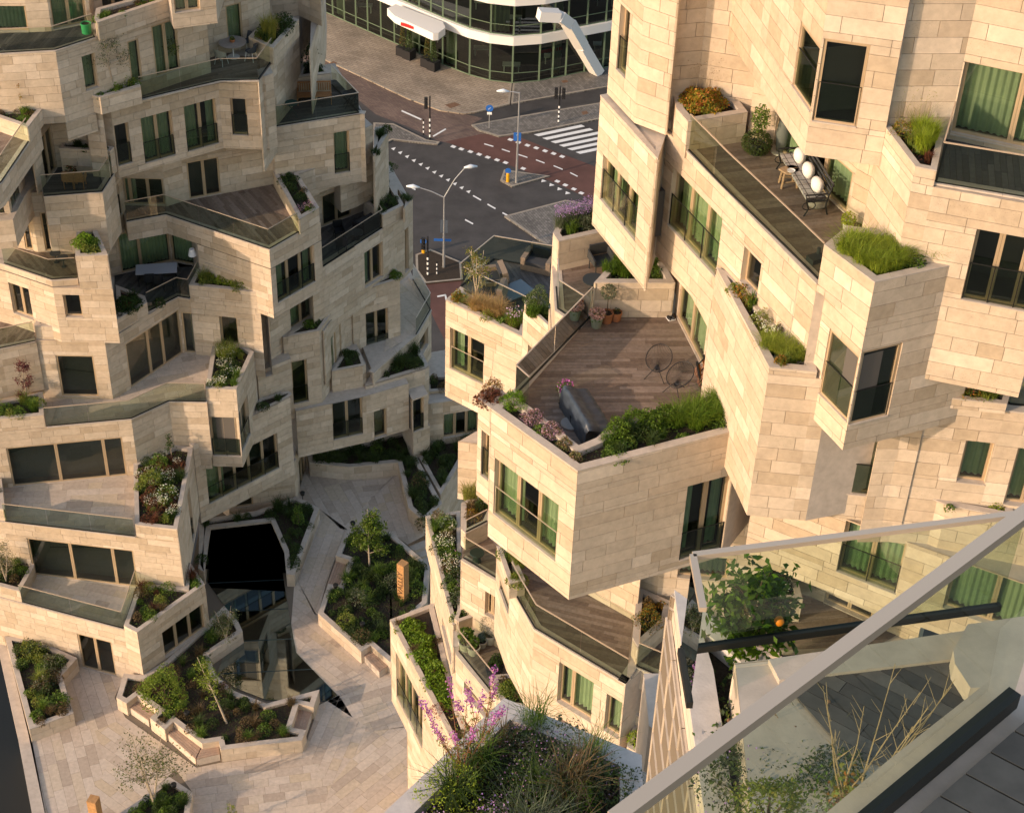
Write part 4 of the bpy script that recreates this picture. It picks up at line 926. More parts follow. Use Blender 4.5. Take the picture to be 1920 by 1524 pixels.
for i in range(6):
    ox, oy = 15.6*i, 6.6*i; mark('zebra_stripe', [(1001+ox, 252.5+oy), (1090+ox, 234+oy), (1097+ox, 237.5+oy), (1010+ox, 256+oy)])
paint = ground('road_markings', [(736, 278), (737, 278), (737, 279)], SZ+.013, PAINT)
for n_, px_, dz in mk:
    wp = pts2(px_, SZ+dz)
    if area(wp) < 0: wp = wp[::-1]
    mesh_obj(n_, [(*p, SZ+dz) for p in wp], [tuple(range(len(wp)))], PAINT, paint)
for px_, l in [([(834, 197), (853, 192), (864, 197), (845, 203)], 0), ([(617, 119), (625, 115), (633, 119), (624, 123)], 0), ([(1052, 152), (1062, 150), (1066, 154), (1056, 156)], 0), ([(1090, 210), (1100, 208), (1104, 213), (1093, 216)], 0)]:
    m = MB(); m.prism(pts2(px_, SZ+.13), SZ+.12, SZ+.135); o = m.build('manhole_cover', mat('rusty_iron', (.16, .09, .055), .8, noise=.2)); tag(o, kind='structure')
# --- things on the street
STEEL = mat('galvanised_steel', (.42, .43, .44), .4, .6)
def post_at(name, px, lab, cat, group=None): return empty(name, P(*px, SZ), 0, lab, cat, group)
def lamp(px, h, arms, lab):
    e = post_at('street_lamp', px, lab, 'street lamp', 'street lamps at the junction')
    m = MB(); m.tube([(0, 0, 0), (0, 0, h*.5), (0, 0, h)], [.11, .08, .055], 10); m.build('pole', STEEL, e)
    for ax, ay, az in arms:
        m = MB(); m.tube([(0, 0, h-.05), (ax*.5, ay*.5, h+az*.6), (ax, ay, h+az)], [.05, .04, .035], 8); a = m.build('arm', STEEL, e)
        m = MB(); d = math.hypot(ax, ay)+1e-6; m.tube([(ax-.1*ax/d, ay-.1*ay/d, h+az), (ax+.4*ax/d, ay+.4*ay/d, h+az+.05), (ax+.9*ax/d, ay+.9*ay/d, h+az)], [.05, .17, .06], 10); m.build('lamp_head', mat('lamp_glass', (.6, .65, .7), .2), a, smooth=True)
    return e
e = lamp((968, 345), 8.3, [(-.9, 0, .05)], 'tall grey street lamp with blue road sign on the dark island')
SIGN = mat('blue_sign', (.02, .12, .42), .4); SIGNW = WHITE
m = MB(); m.box(-.35, -.06, 4.0, .25, -.03, 4.75); sg = m.build('blue_sign', SIGN, e); m = MB(); m.bar((-.05, -.07, 4.2), (-.05, -.07, 4.6), .05, .01); m.bar((-.12, -.07, 4.5), (-.05, -.07, 4.62), .04, .01); m.build('white_arrow', SIGNW, sg)
e = lamp((832, 503), 6.3, [(-1.9, .2, .6), (1.5, .4, 2.3)], 'double-armed grey street lamp in the planted island')
m = MB(); m.box(-.28, -.05, 3.2, .28, -.02, 4.3); m.build('sign_back', mat('sign_back_grey', (.07, .09, .12), .5), e); m = MB(); m.box(-.75, -.05, 2.45, .55, -.02, 2.65); m.build('street_name_plate', SIGN, e)
def banded(e, h, r=.06, n=8, top=None):
    for i in range(n):
        m = MB(); m.tube([(0, 0, h*i/n), (0, 0, h*(i+1)/n)], r, 8); m.build('pole_band', WHITE if i % 2 else BLACK, e)
def signal(px, lab, h=3.6, hf=.55):
    e = post_at('traffic_light', px, lab, 'traffic light', 'traffic lights at the junction'); banded(e, h*hf, .07, 9)
    m = MB(); m.tube([(0, 0, h*hf), (0, 0, h)], .06, 8); m.build('pole', BLACK, e)
    for s in ((-1, 1) if 'two-headed' in lab else (-1,)):
        m = MB(); m.box(s*.32-.14, -.12, h-1.15, s*.32+.14, .12, h-.15); hd = m.build('signal_head', BLACK, e)
        for k in range(3):
            m = MB(); m.tube([(s*.32, -.12, h-.33-.32*k), (s*.32, -.3, h-.3-.32*k)], .1, 10, cap=True); m.build('visor', BLACK, hd)
signal((806, 262), 'traffic light on a black and white banded pole, left of the street lamp', 4.1)
signal((1047, 233), 'two-headed traffic light on a banded pole right of the street lamp', 3.6)
signal((802, 519), 'traffic light on a banded pole in the planted island', 3.6)
for px_, l, h in [((794, 253), 'short banded bollard beside the left traffic light', 1.5), ((819, 517), 'short banded bollard in the planted island', 1.3)]:
    e = post_at('bollard', px_, l, 'bollard', 'banded bollards'); banded(e, h, .05, 7)
e = post_at('road_sign', (917, 243), 'round blue road sign on a slim grey post', 'road sign')
m = MB(); m.tube([(0, 0, 0), (0, 0, 2.0)], .035, 8); m.build('post', STEEL, e)
m = MB(); m.tube([(0, -.04, 2.05), (0, -.07, 2.05)], .32, 20); o = m.build('blue_disc', SIGN, e); m = MB(); m.bar((-.12, -.08, 1.95), (.12, -.08, 2.15), .05, .01); m.build('white_arrow', SIGNW, o); m = MB(); m.box(-.2, -.06, 1.45, .2, -.04, 1.68); m.build('sub_plate', SIGNW, e)
for px_, l in [((952, 343), 'yellow bollard with a blue arrow sign on the dark island'), ((794, 476), 'yellow bollard with a round sign in the planted island')]:
    e = post_at('traffic_bollard', px_, l, 'bollard', 'yellow traffic bollards'); m = MB(); m.lathe([(.14, 0), (.13, .9), (.1, .95)], 12); m.build('body', mat('yellow_plastic', (.65, .33, .02), .5), e)
    m = MB(); m.tube([(0, -.03, 1.15), (0, -.07, 1.15)], .24, 16); m.build('blue_disc', SIGN, e)
# --- glass office across the junction
O = empty('office_building', (*P(905, 150, SZ)[:2], SZ), 0, 'curved glass office building with white bands and green mullions across the street', 'building')
oc = tuple(-c for c in O.location)
def opart(o): o.location = oc; return o
OGL = glassmat('office_glass', (.30, .38, .33), .05); OFR = mat('green_mullion', (.14, .20, .13), .5, .3); OW = mat('white_fascia', (.72, .70, .67), .45)
fpx = [(500, -60), (603, 20), (690, 59), (765, 92), (830, 121), (880, 141), (918, 151), (960, 156), (1010, 152), (1060, 142), (1130, 128), (1240, 104)]
fp = pts2(fpx, SZ+.12)
# resample evenly
ch_ = []; 
for a, b in zip(fp[:-1], fp[1:]):
    Ls = np.linalg.norm(b-a); k = max(1, int(round(Ls/1.7)))
    for j in range(k): ch_.append(a+(b-a)*j/k)
ch_.append(fp[-1]); nrm = []
for i in range(len(ch_)):
    d = ch_[min(i+1, len(ch_)-1)]-ch_[max(i-1, 0)]; d /= np.linalg.norm(d); nrm.append(np.array([d[1], -d[0]]))
OCURT = mat('office_curtain', (.42, .45, .33), .8)
for s, (z0, z1) in enumerate(((SZ+.12, SZ+3.9), (SZ+4.7, SZ+7.9), (SZ+8.9, SZ+12), (SZ+13, SZ+16))):
    for i in range(len(ch_)-1):
        a, b = ch_[i], ch_[i+1]
        pn = opart(mesh_obj('glass_panel', [(*a, z0), (*b, z0), (*b, z1), (*a, z1)], [(0, 1, 2, 3)], OGL, O))
        m = MB(); m.bar((*a, z0), (*a, z1), .09, .16); m.bar((*a, z0+.04), (*b, z0+.04), .08); m.bar((*a, z0+.95), (*b, z0+.95), .06); m.bar((*a, z1-.04), (*b, z1-.04), .08); opart(m.build('mullion', OFR, O))
        if (i*7+s*3) % 9 in (1, 4) and s < 2:
            n_ = -nrm[i]*.5; vs_, fs_ = [], []
            for t in range(13): c = a+(b-a)*(t/12*.75)+n_*(1+.25*math.sin(t*1.9)); vs_ += [(*c, z0+.05), (*c, z1)]
            fs_ = [(2*t, 2*t+2, 2*t+3, 2*t+1) for t in range(12)]; opart(mesh_obj('curtain', vs_, fs_, OCURT, O))
    # fascia band
    m = MB()
    zf0, zf1, out_ = (z1, z1+.8, .35) if s != 1 else (z1, z1+1.0, .9)
    for i in range(len(ch_)-1):
        a, b = ch_[i]+nrm[i]*out_, ch_[i+1]+nrm[i+1]*out_; c, d = ch_[i+1]-nrm[i+1]*.2, ch_[i]-nrm[i]*.2
        m.prism([a, b, c, d], zf0, zf1)
    opart(m.build('fascia', OW, O))
    m = MB(); m.add([(*(p-n*7), z0) for p, n in zip(ch_, nrm)]+[(*(p-n*7), z1) for p, n in zip(ch_, nrm)], [(i, i+1, len(ch_)+i+1, len(ch_)+i) for i in range(len(ch_)-1)])
    m.add([(*p, z0) for p in ch_]+[(*(p-n*7), z0) for p, n in zip(ch_, nrm)], [(i, i+1, len(ch_)+i+1, len(ch_)+i) for i in range(len(ch_)-1)])
    opart(m.build('inner_wall', mat('office_inside', (.06, .055, .05), .8), O))
    for i in range(2, len(ch_)-2, 3):
        c = ch_[i]-nrm[i]*(2.2+(i*37 % 5)*.4); m = MB(); m.box(c[0]-.8, c[1]-.4, z0+.68, c[0]+.8, c[1]+.4, z0+.74); m.box(c[0]-.7, c[1]-.3, z0, c[0]-.6, c[1]+.3, z0+.7); m.box(c[0]+.6, c[1]-.3, z0, c[0]+.7, c[1]+.3, z0+.7)
        opart(m.build('desk', OW, O))
m = MB(); bodyp = [p-n*7.2 for p, n in zip(ch_, nrm)]; m.prism([p-n*.1 for p, n in zip(ch_, nrm)]+[bodyp[-1]+[0, 25], bodyp[0]+[0, 25]], SZ+16.8, SZ+17.4); opart(m.build('roof', OW, O))
# canopy
cp = pts2([(726, 22), (742, 14), (830, 47), (835, 58), (822, 68), (812, 69), (740, 36)], SZ+4.4); m = MB(); m.prism(cp, SZ+4.0, SZ+4.7); opart(m.build('canopy', OW, O))
RED = mat('red_lettering_panel', (.55, .02, .02), .5)
a, b = P(752, 44, SZ+4.35), P(777, 52, SZ+4.35); m = MB(); m.bar(a+[0, -.12, 0], b+[0, -.12, 0], .1, .28); opart(m.build('red_sign', RED, O))
a, b = P(1012, 71, SZ+4.3), P(1042, 67, SZ+4.3); m = MB(); m.bar(a+[0, -.2, 0], b+[0, -.2, 0], .1, .26); opart(m.build('red_sign', RED, O))
a, b = P(1013, 97, SZ+2.6), P(1054, 90, SZ+2.6); m = MB(); m.bar(a+[0, -.1, 0], b+[0, -.1, 0], .05, .3); opart(m.build('red_sign', RED, O))
# sweeping white leg
m = MB(); pl = [P(1010, 22, SZ+8.2), P(1048, 24, SZ+7.9), P(1066, 38, SZ+6.8), P(1090, 80, SZ+3.6), P(1120, 131, SZ+.1)]
for a, b in zip(pl[:-1], pl[1:]): m.bar(a+np.array([0, -.6, 0]), b+np.array([0, -.6, 0]), 1.0, .9)
opart(m.build('sweeping_leg', OW, O))
# boxed cypresses at the entrance
for i, (px_, l) in enumerate([((755, 103), 'first pair'), ((767, 109), 'x'), ((801, 124), 'x'), ((813, 130), 'x')]):
    lab = ['leftmost clipped cypress in a black box by the office entrance', 'second clipped cypress in a black box, left of the office doors', 'third clipped cypress in a black box, right of the office doors', 'rightmost clipped cypress in a black box by the office entrance'][i]
    e = empty('potted_cypress', P(*px_, SZ+.12), R(-35), lab, 'potted tree', 'boxed cypresses at the office entrance')
    m = MB(); m.box(-.45, -.45, 0, .45, .45, .85); m.build('planter_box', BLACK, e); CYP = i
    cyp_pts = (e, i)
    globals().setdefault('CYPS', []).append(cyp_pts)
# ================================================================== PLANTS
NP = np.random.RandomState(11)
def build_np(name, V, quads, cols, m, parent=None, kind=None):
    "V (n,4,3) quads; cols (n,3)"
    n = len(V); me = bpy.data.meshes.new(name)
    me.vertices.add(n*4); me.vertices.foreach_set('co', V.reshape(-1).astype(np.float32))
    me.loops.add(n*4); me.loops.foreach_set('vertex_index', np.arange(n*4, dtype=np.int32))
    me.polygons.add(n); me.polygons.foreach_set('loop_start', np.arange(0, n*4, 4, dtype=np.int32)); me.polygons.foreach_set('loop_total', np.full(n, 4, dtype=np.int32))
    me.materials.append(m); me.update(calc_edges=True)
    at = me.attributes.new('col', 'FLOAT_COLOR', 'FACE'); c4 = np.ones((n, 4), np.float32); c4[:, :3] = cols; at.data.foreach_set('color', c4.ravel())
    o = bpy.data.objects.new(name, me); COL.objects.link(o)
    if parent is not None: o.parent = parent
    if kind: o['kind'] = kind
    return o
def unit(v): return v/(np.linalg.norm(v, axis=-1, keepdims=True)+1e-9)
def leafq(C, size, up=.6, ratio=.5, rs=NP):
    "diamond leaves at C, normals random with an upward bias"
    n = len(C); nrm = unit(rs.normal(size=(n, 3))+np.array([0, 0, up*1.6])); d = unit(np.cross(nrm, rs.normal(size=(n, 3)))); s = np.cross(nrm, d)
    L = (size if np.ndim(size) else np.full(n, size))[:, None]
    bend = nrm*L*.12
    return np.stack([C-d*L*.5, C+s*L*ratio*.5+bend, C+d*L*.5, C-s*L*ratio*.5+bend], axis=1)
def bladeq(B, h, w, lean, rs=NP, droop=.35):
    "arching grass blades, two quads each"
    n = len(B); a = rs.uniform(0, 2*math.pi, n); l = lean*rs.uniform(.2, 1.2, n)*h; d = np.stack([np.cos(a), np.sin(a), np.zeros(n)], 1); s = np.stack([-np.sin(a), np.cos(a), np.zeros(n)], 1)
    h = np.asarray(h)*np.ones(n); mid = B+d*(l*.4)[:, None]; mid[:, 2] += h*.65; tip = B+d*l[:, None]*1.1; tip[:, 2] += h*(1-droop*rs.uniform(0, 1, n))
    W = np.asarray(w)*np.ones(n); W = W[:, None]
    q1 = np.stack([B-s*W*.5, B+s*W*.5, mid+s*W*.45, mid-s*W*.45], 1); q2 = np.stack([mid-s*W*.45, mid+s*W*.45, tip+s*W*.08, tip-s*W*.08], 1)
    return np.concatenate([q1, q2])
def pick(pal, n, var=.22, rs=NP):
    p = np.array(pal)[rs.randint(0, len(pal), n)]; return np.clip(p*(1+rs.uniform(-var, var, (n, 1)))*(1+rs.uniform(-.08, .08, (n, 3))), .004, .9)
G1 = [(.085, .15, .025), (.11, .19, .03), (.06, .12, .02), (.15, .22, .035)]          # fresh green
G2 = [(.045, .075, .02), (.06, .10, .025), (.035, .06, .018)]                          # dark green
G3 = [(.14, .19, .04), (.19, .24, .045), (.22, .23, .05)]                              # yellow green
G4 = [(.10, .12, .075), (.13, .15, .10), (.08, .10, .06)]                              # grey green
BR = [(.13, .09, .045), (.17, .12, .06), (.10, .07, .04)]                              # dry brown
RD = [(.14, .045, .03), (.19, .07, .035), (.10, .05, .03)]                             # reddish
STRAW = [(.42, .27, .12), (.50, .34, .17), (.36, .25, .11)]
PINK = [(.55, .28, .42), (.62, .38, .50), (.45, .20, .36)]
PURP = [(.36, .22, .50), (.42, .28, .52), (.30, .18, .42)]
MAG = [(.55, .12, .48), (.62, .20, .55), (.48, .12, .42)]
WHT = [(.75, .74, .66), (.70, .70, .60)]
AUT = [(.30, .13, .03), (.38, .20, .03), (.22, .18, .03), (.15, .15, .025)]
def pts_in(poly, n, rs=NP):
    poly = [np.array(p) for p in poly]; xs = [p[0] for p in poly]; ys = [p[1] for p in poly]; out = []
    A = abs(area(poly)); bb = (max(xs)-min(xs))*(max(ys)-min(ys)); m = int(n*bb/max(A, .01)*1.15)+8; m = min(m, 200000)
    X = rs.uniform(min(xs), max(xs), m); Y = rs.uniform(min(ys), max(ys), m); ins = np.zeros(m, bool); k = len(poly)
    for i in range(k):
        x1, y1 = poly[i][0], poly[i][1]; x2, y2 = poly[i-1][0], poly[i-1][1]
        c = ((y1 > Y) != (y2 > Y)) & (X < (x2-x1)*(Y-y1)/((y2-y1)+1e-12)+x1); ins ^= c
    return np.stack([X[ins], Y[ins]], 1)[:n]
def cover(q, z, pals, dens=1.0, h=.28, lab='', leaf=.085, clumps=2.2, grass=.25, cat='ground cover', flowers=None, bare=0.):
    "mixed low planting: clumps of leaves, blades and flowers over a bed"
    A = abs(area(q)); nc = max(3, int(A*clumps)); cc = pts_in(q, nc); nc = len(cc)
    if nc == 0: return
    V, Cc = [], []
    for i in range(nc):
        if NP.rand() < bare: continue
        r = NP.uniform(.16, .42); hh = h*NP.uniform(.5, 1.4); pal = pals[NP.randint(len(pals))]; n = int(330*dens*r/.3)
        if NP.rand() < grass:
            n = n//2; B = np.zeros((n, 3)); a = NP.uniform(0, 6.28, n); rr = r*.5*np.sqrt(NP.rand(n)); B[:, 0] = cc[i, 0]+rr*np.cos(a); B[:, 1] = cc[i, 1]+rr*np.sin(a); B[:, 2] = z
            V.append(bladeq(B, hh*NP.uniform(.8, 1.5, n), leaf*.22, .6)); c = pick(pal, n); Cc.append(np.concatenate([c, c]))
        else:
            a = NP.uniform(0, 6.28, n); rr = r*np.sqrt(NP.rand(n)); t = np.sqrt(np.clip(1-(rr/r)**2, 0, 1)); B = np.stack([cc[i, 0]+rr*np.cos(a), cc[i, 1]+rr*np.sin(a), z+hh*t*NP.uniform(.25, 1, n)+.02], 1)
            V.append(leafq(B, leaf*NP.uniform(.6, 1.3, n))); Cc.append(pick(pal, n))
            if flowers and NP.rand() < flowers[1]:
                m = n//3; a = NP.uniform(0, 6.28, m); rr = r*np.sqrt(NP.rand(m)); B = np.stack([cc[i, 0]+rr*np.cos(a), cc[i, 1]+rr*np.sin(a), z+hh*NP.uniform(.8, 1.2, m)], 1)
                V.append(leafq(B, leaf*.55, ratio=.9)); Cc.append(pick(flowers[0], m))
    m = int(A*150*dens); B2_ = pts_in(q, m)
    if len(B2_) and bare < .5:
        B = np.concatenate([B2_, np.full((len(B2_), 1), z+.03)], 1); B[:, 2] += NP.uniform(0, .1, len(B)); V.append(leafq(B, leaf*NP.uniform(.5, 1.1, len(B)))); Cc.append(pick(pals[0], len(B)))
    if not V: return
    V = np.concatenate(V); Cc = np.concatenate(Cc)
    o = build_np('ground_cover', V, None, Cc, LEAF); tag(o, lab or None, cat, None, 'stuff'); return o
def shrub(px, z, r, h, pal, lab, n=700, leaf=.09, cat='shrub', name='shrub', group=None, flowers=None, flat=.75, ratio=.5, at=None):
    p = np.array(at if at is not None else P(*px, z), float); e = empty(name, p, 0, lab, cat, group)
    d = unit(NP.normal(size=(n, 3))); d[:, 2] = np.abs(d[:, 2]); rad = NP.uniform(.55, 1, n)**.6
    lump = 1+.22*np.sin(d[:, 0]*5+p[0])*np.cos(d[:, 1]*4+p[1])+.12*np.sin(d[:, 2]*9)
    C_ = d*rad[:, None]*lump[:, None]*np.array([r, r, h*flat])+np.array([0, 0, h*.18])
    V = leafq(C_, leaf*NP.uniform(.6, 1.3, n), ratio=ratio); c = pick(pal, n)
    build_np('foliage', V, None, c, LEAF, e)
    if flowers:
        m = flowers[1]; d = unit(NP.normal(size=(m, 3))); d[:, 2] = np.abs(d[:, 2]); C_ = d*np.array([r, r, h*flat])*1.04+np.array([0, 0, h*.2]); build_np('flowers', leafq(C_, flowers[2], ratio=.9), None, pick(flowers[0], m), LEAF, e)
    m_ = MB()
    for i in range(4):
        a = i*1.6; m_.tube([(0, 0, 0), (r*.3*math.cos(a), r*.3*math.sin(a), h*.5)], [.018, .008], 5)
    m_.build('stems', mat('bark', (.12, .085, .055), .9, noise=.3, nscale=20), e)
    return e
def tuft(px, z, r, h, pal, lab, n=420, w=.014, lean=.55, cat='grass', name='grass_clump', group=None, at=None, heads=None, droop=.35):
    p = np.array(at if at is not None else P(*px, z), float); e = empty(name, p, 0, lab, cat, group)
    a = NP.uniform(0, 6.28, n); rr = r*np.sqrt(NP.rand(n)); B = np.stack([rr*np.cos(a), rr*np.sin(a), np.zeros(n)], 1)
    c = pick(pal, n); build_np('blades', bladeq(B, h*NP.uniform(.6, 1.15, n), w, lean, droop=droop), None, np.concatenate([c, c]), LEAF, e)
    if heads:
        m = heads[1]; a = NP.uniform(0, 6.28, m); rr = r*1.3*np.sqrt(NP.rand(m)); C_ = np.stack([rr*np.cos(a), rr*np.sin(a), h*NP.uniform(.8, 1.25, m)], 1); build_np('flower_heads', leafq(C_, heads[2], ratio=.9), None, pick(heads[0], m), LEAF, e)
    return e
BARK = mat('bark', (.12, .085, .055), .9, noise=.3, nscale=20); BARKP = mat('pale_bark', (.38, .31, .23), .85, noise=.2, nscale=14)
def tree(px, z, h, r, pal, lab, stems=1, n=1500, leaf=.09, bark=None, crown0=.35, lean=(0, 0), name='tree', cat='tree', at=None, shape=1.0, top=False):
    p = np.array(at if at is not None else P(*px, z), float); e = empty(name, p, 0, lab, cat); tips = []
    bark = bark or BARKP; rs = NP
    for s in range(stems):
        a = 2*math.pi*s/stems+.5; sp = (.0 if stems == 1 else r*.45); pts = []
        for k in range(6):
            t = k/5; pts.append(np.array([lean[0]*t+sp*math.cos(a)*t+rs.normal()*.03*h*.1, lean[1]*t+sp*math.sin(a)*t+rs.normal()*.03*h*.1, h*.92*t]))
        m = MB(); r0 = h*.011+.008; m.tube(pts, [r0*(1-.75*k/5) for k in range(6)], 7); m.build('trunk', bark, e)
        bm_ = MB()
        for k in range(14 if stems == 1 else 9):
            t = crown0+(1-crown0)*rs.rand()*.92; b0 = pts[0]+(pts[-1]-pts[0])*t; 
            i = min(4, int(t*5)); b0 = pts[i]+(pts[i+1]-pts[i])*(t*5-i)
            aa = rs.uniform(0, 6.28); rel = (t-crown0)/(1-crown0); L_ = r*(1-.72*rel**shape)*rs.uniform(.6, 1.1); d = np.array([math.cos(aa), math.sin(aa), rs.uniform(.25, .8)]); d /= np.linalg.norm(d)
            m1 = b0+d*L_*.5; e1 = b0+d*L_+np.array([0, 0, L_*.12]); bm_.tube([b0, m1, e1], [r0*.4, r0*.25, r0*.1], 5, cap=False); tips += [m1, e1, (m1+e1)/2]
            for j in range(2):
                d2 = unit(d+rs.normal(size=3)*.6); e2 = m1+d2*L_*.45; bm_.tube([m1, e2], [r0*.2, r0*.08], 4, cap=False); tips.append(e2)
        bm_.build('branches', bark, e)
    tips = np.array(tips); idx = rs.randint(0, len(tips), n); C_ = tips[idx]+rs.normal(size=(n, 3))*r*.13
    build_np('crown', leafq(C_, leaf*rs.uniform(.6, 1.3, n), up=.3), None, pick(pal, n), LEAF, e); return e
# --- ground cover in every bed
PAL = dict(corner=([G1, BR, RD, G3], .35, None, 'autumn-toned low planting in the corner trough of the first terrace', 0),
 leftlow=([G2, BR, G1], .4, None, 'grassy brown-green planting in the trough at the left edge above the entrance', 0),
 t2=([G1, G3, RD, G2, RD], .34, (WHT, .35), 'mixed green, white-flowered and russet planting in the large wedge-shaped trough of the second terrace', 0),
 t2l=([G2, RD], .2, None, 'thin planting at the left edge of the second terrace', 0),
 t3=([G3, G2, G1], .3, (WHT, .3), 'yellow-green planting with white flowers in the trough right of the third terrace', 0),
 t3l=([G1, G3], .4, None, 'bright green planting under the red-leaved sapling at the left edge', 0),
 t4=([RD, G1, G2], .28, None, 'purple and green planting below the small square window on the left', 0),
 lamp=([G3, G3, G1], .4, None, 'yellow-green leafy planting in the trough right of the terrace lamp', 0),
 t5=([G1, G3], .45, None, 'bright green leafy planting in the square trough left of the chimney-like wall', 0),
 pk=([G2, G1, BR], .25, (PINK, .15), 'low green planting in the long trough beside the triangular timber deck', .2),
 b6=([G2], .2, None, 'dark low planting above the small shaded balcony', 0), t7l=([G1, BR], .22, None, 'sparse planting in the wedge trough at the upper left edge', .4),
 t7=([G1, G3], .35, None, 'lush planting at the foot of the two slim trees on the long upper terrace', 0), t8=([BR, G1], .15, None, 'sparse planting in the slanting trough at the top left', .4),
 t7r=([G3, G2, STRAW], .45, None, 'grasses and shrubs in the trough at the right end of the long upper terrace', 0), bench=([G2], .35, None, 'dark planting behind the garden bench', 0),
 sofa=([G2], .4, None, 'dark shaded planting behind the black sofa', 0), sofa2=([G2], .25, None, 'small planting at the outermost corner trough beside the street', 0), far=([G2], .4, None, 'shaded planting in the curved high trough next to the street', 0),
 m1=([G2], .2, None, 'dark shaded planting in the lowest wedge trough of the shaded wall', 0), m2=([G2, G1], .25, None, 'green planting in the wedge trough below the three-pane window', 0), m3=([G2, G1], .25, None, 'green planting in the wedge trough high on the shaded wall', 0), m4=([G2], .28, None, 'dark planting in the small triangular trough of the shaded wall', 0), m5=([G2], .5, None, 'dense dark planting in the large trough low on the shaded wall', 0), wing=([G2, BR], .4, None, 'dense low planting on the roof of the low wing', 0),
 r0=([G1, BR], .2, None, 'thin reddish mulch planting in the long lower roof trough', .75), hyd=([G2, G1, G4, BR], .42, (WHT, .2), 'mixed flowering planting in the long high trough beside the stool deck', 0),
 pd=([G2, G1], .3, None, 'planting in the small trough behind the potted plants', 0), pd2=([G1, G3, BR], .35, None, 'green planting in the trough at the end of the pot deck', 0), stool=([AUT, G2, BR], .35, None, 'autumn-coloured planting in the glass-fronted trough above the stool deck', 0),
 ld=([G3, G1], .25, None, 'planting in the narrow trough under the big overhang', 0), ld2=([G2, AUT, BR], .3, None, 'brown and green planting in the triangular trough at the right of the lower deck', .3), ld3=([G3], .3, None, 'light green planting beside the lower doors', 0), tb=([G2, G1], .4, (WHT, .2), 'dark planting behind the citrus tree', 0),
 big=([G2, G1], .25, None, 'low green underplanting in the big deck trough', .25), big2=([AUT, RD], .3, None, 'russet planting at the left tip of the big overhang', 0), tri=([G1, BR], .22, None, 'sparse planting on mulch in the triangular trough between the two decks', .55),
 lounge=([G3, BR, G1], .35, None, 'mixed planting in the front trough of the lounge terrace', 0), lounge2=([G2, G1], .3, None, 'shaded planting in the trough beside the lounge terrace', 0), lav=([G4, G1], .35, None, 'grey-green planting under the lavender', 0),
 upl=([AUT, G3], .2, None, 'low planting in the trough at the left end of the upper deck', .5), upr=([G3, G1], .25, None, 'grassy underplanting in the high corner trough', .2), mid=([G3, G1, AUT], .3, (WHT, .25), 'mixed planting in the curved trough left of the bay window', 0), rx=([BR, G1], .18, None, 'sparse planting in the right-hand ledge trough', .5),
 ps=([BR, G3], .16, None, 'sparse mulch planting in the ledge trough above the glass rail', .5), topr=([RD, G3], .25, None, 'planting in the trough at the left end of the top right balcony', .2),
 near=([G4, G2, G4, BR], .45, (PURP, .3), 'grey-green catmint planting in the near grey-edged roof bed', 0), wedge=([G2, G4, BR], .3, None, 'sparse planting over dark mulch in the wedge bed behind the near glass', .35),
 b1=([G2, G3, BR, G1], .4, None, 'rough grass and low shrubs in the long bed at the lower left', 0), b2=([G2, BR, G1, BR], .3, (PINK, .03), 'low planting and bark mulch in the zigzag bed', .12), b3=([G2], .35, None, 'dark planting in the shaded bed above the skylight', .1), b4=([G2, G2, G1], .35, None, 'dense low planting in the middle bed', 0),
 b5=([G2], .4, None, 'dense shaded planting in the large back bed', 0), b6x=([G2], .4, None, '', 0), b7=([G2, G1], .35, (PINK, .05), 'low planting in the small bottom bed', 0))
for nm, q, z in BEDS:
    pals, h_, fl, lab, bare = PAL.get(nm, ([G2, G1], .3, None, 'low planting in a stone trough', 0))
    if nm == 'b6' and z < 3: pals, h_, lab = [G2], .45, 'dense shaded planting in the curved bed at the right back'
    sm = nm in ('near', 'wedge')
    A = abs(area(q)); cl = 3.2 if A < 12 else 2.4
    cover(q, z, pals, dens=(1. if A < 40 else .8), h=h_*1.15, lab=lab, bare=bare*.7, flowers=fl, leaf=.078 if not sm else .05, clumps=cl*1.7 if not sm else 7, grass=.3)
for e, i in CYPS:
    n = 700; zz = NP.rand(n)**.8; rr = .34*(1-zz)**.6*NP.uniform(.7, 1.05, n); a = NP.uniform(0, 6.28, n); build_np('foliage', leafq(np.stack([rr*np.cos(a), rr*np.sin(a), .85+zz*2.5], 1), .13, up=0), None, pick([(.05, .08, .025), (.09, .11, .03), (.16, .10, .03)] if i in (0, 2) else G2, n), LEAF, e)
# ================================================================== POTS, TREES, SHRUBS THAT STAND OUT
TERRA = mat('terracotta', (.36, .14, .06), .8, noise=.15); CONC = mat('pale_concrete_pot', (.46, .44, .39), .8, noise=.15); DGREY = mat('dark_grey_plastic', (.035, .038, .04), .5)
def pot(px, z, r, h, m, lab, taper=.75, square=False, cat='plant pot', name='plant_pot', group=None, at=None):
    e = empty(name, at if at is not None else P(*px, z), R(20) if square else 0, lab, cat, group); b = MB()
    if square: b.add([(-r, -r, 0), (r, -r, 0), (r, r, 0), (-r, r, 0), (-r, -r, h), (r, -r, h), (r, r, h), (-r, r, h)], [(0, 1, 5, 4), (1, 2, 6, 5), (2, 3, 7, 6), (3, 0, 4, 7), (4, 5, 6, 7)])
    else:
        n = 18; pr = [(r*taper, 0), (r*.97, h*.8), (r, h*.82), (r, h), (r*.86, h), (r*.84, h-.05)]
        b.lathe(pr, n)
    b.build('pot', m, e, smooth=False); s = MB(); s.lathe([(r*.84, h-.07), (r*.82, h-.045)], 16) if not square else s.box(-r*.9, -r*.9, h-.05, r*.9, r*.9, h+.01); s.build('soil', SOIL, e); return e
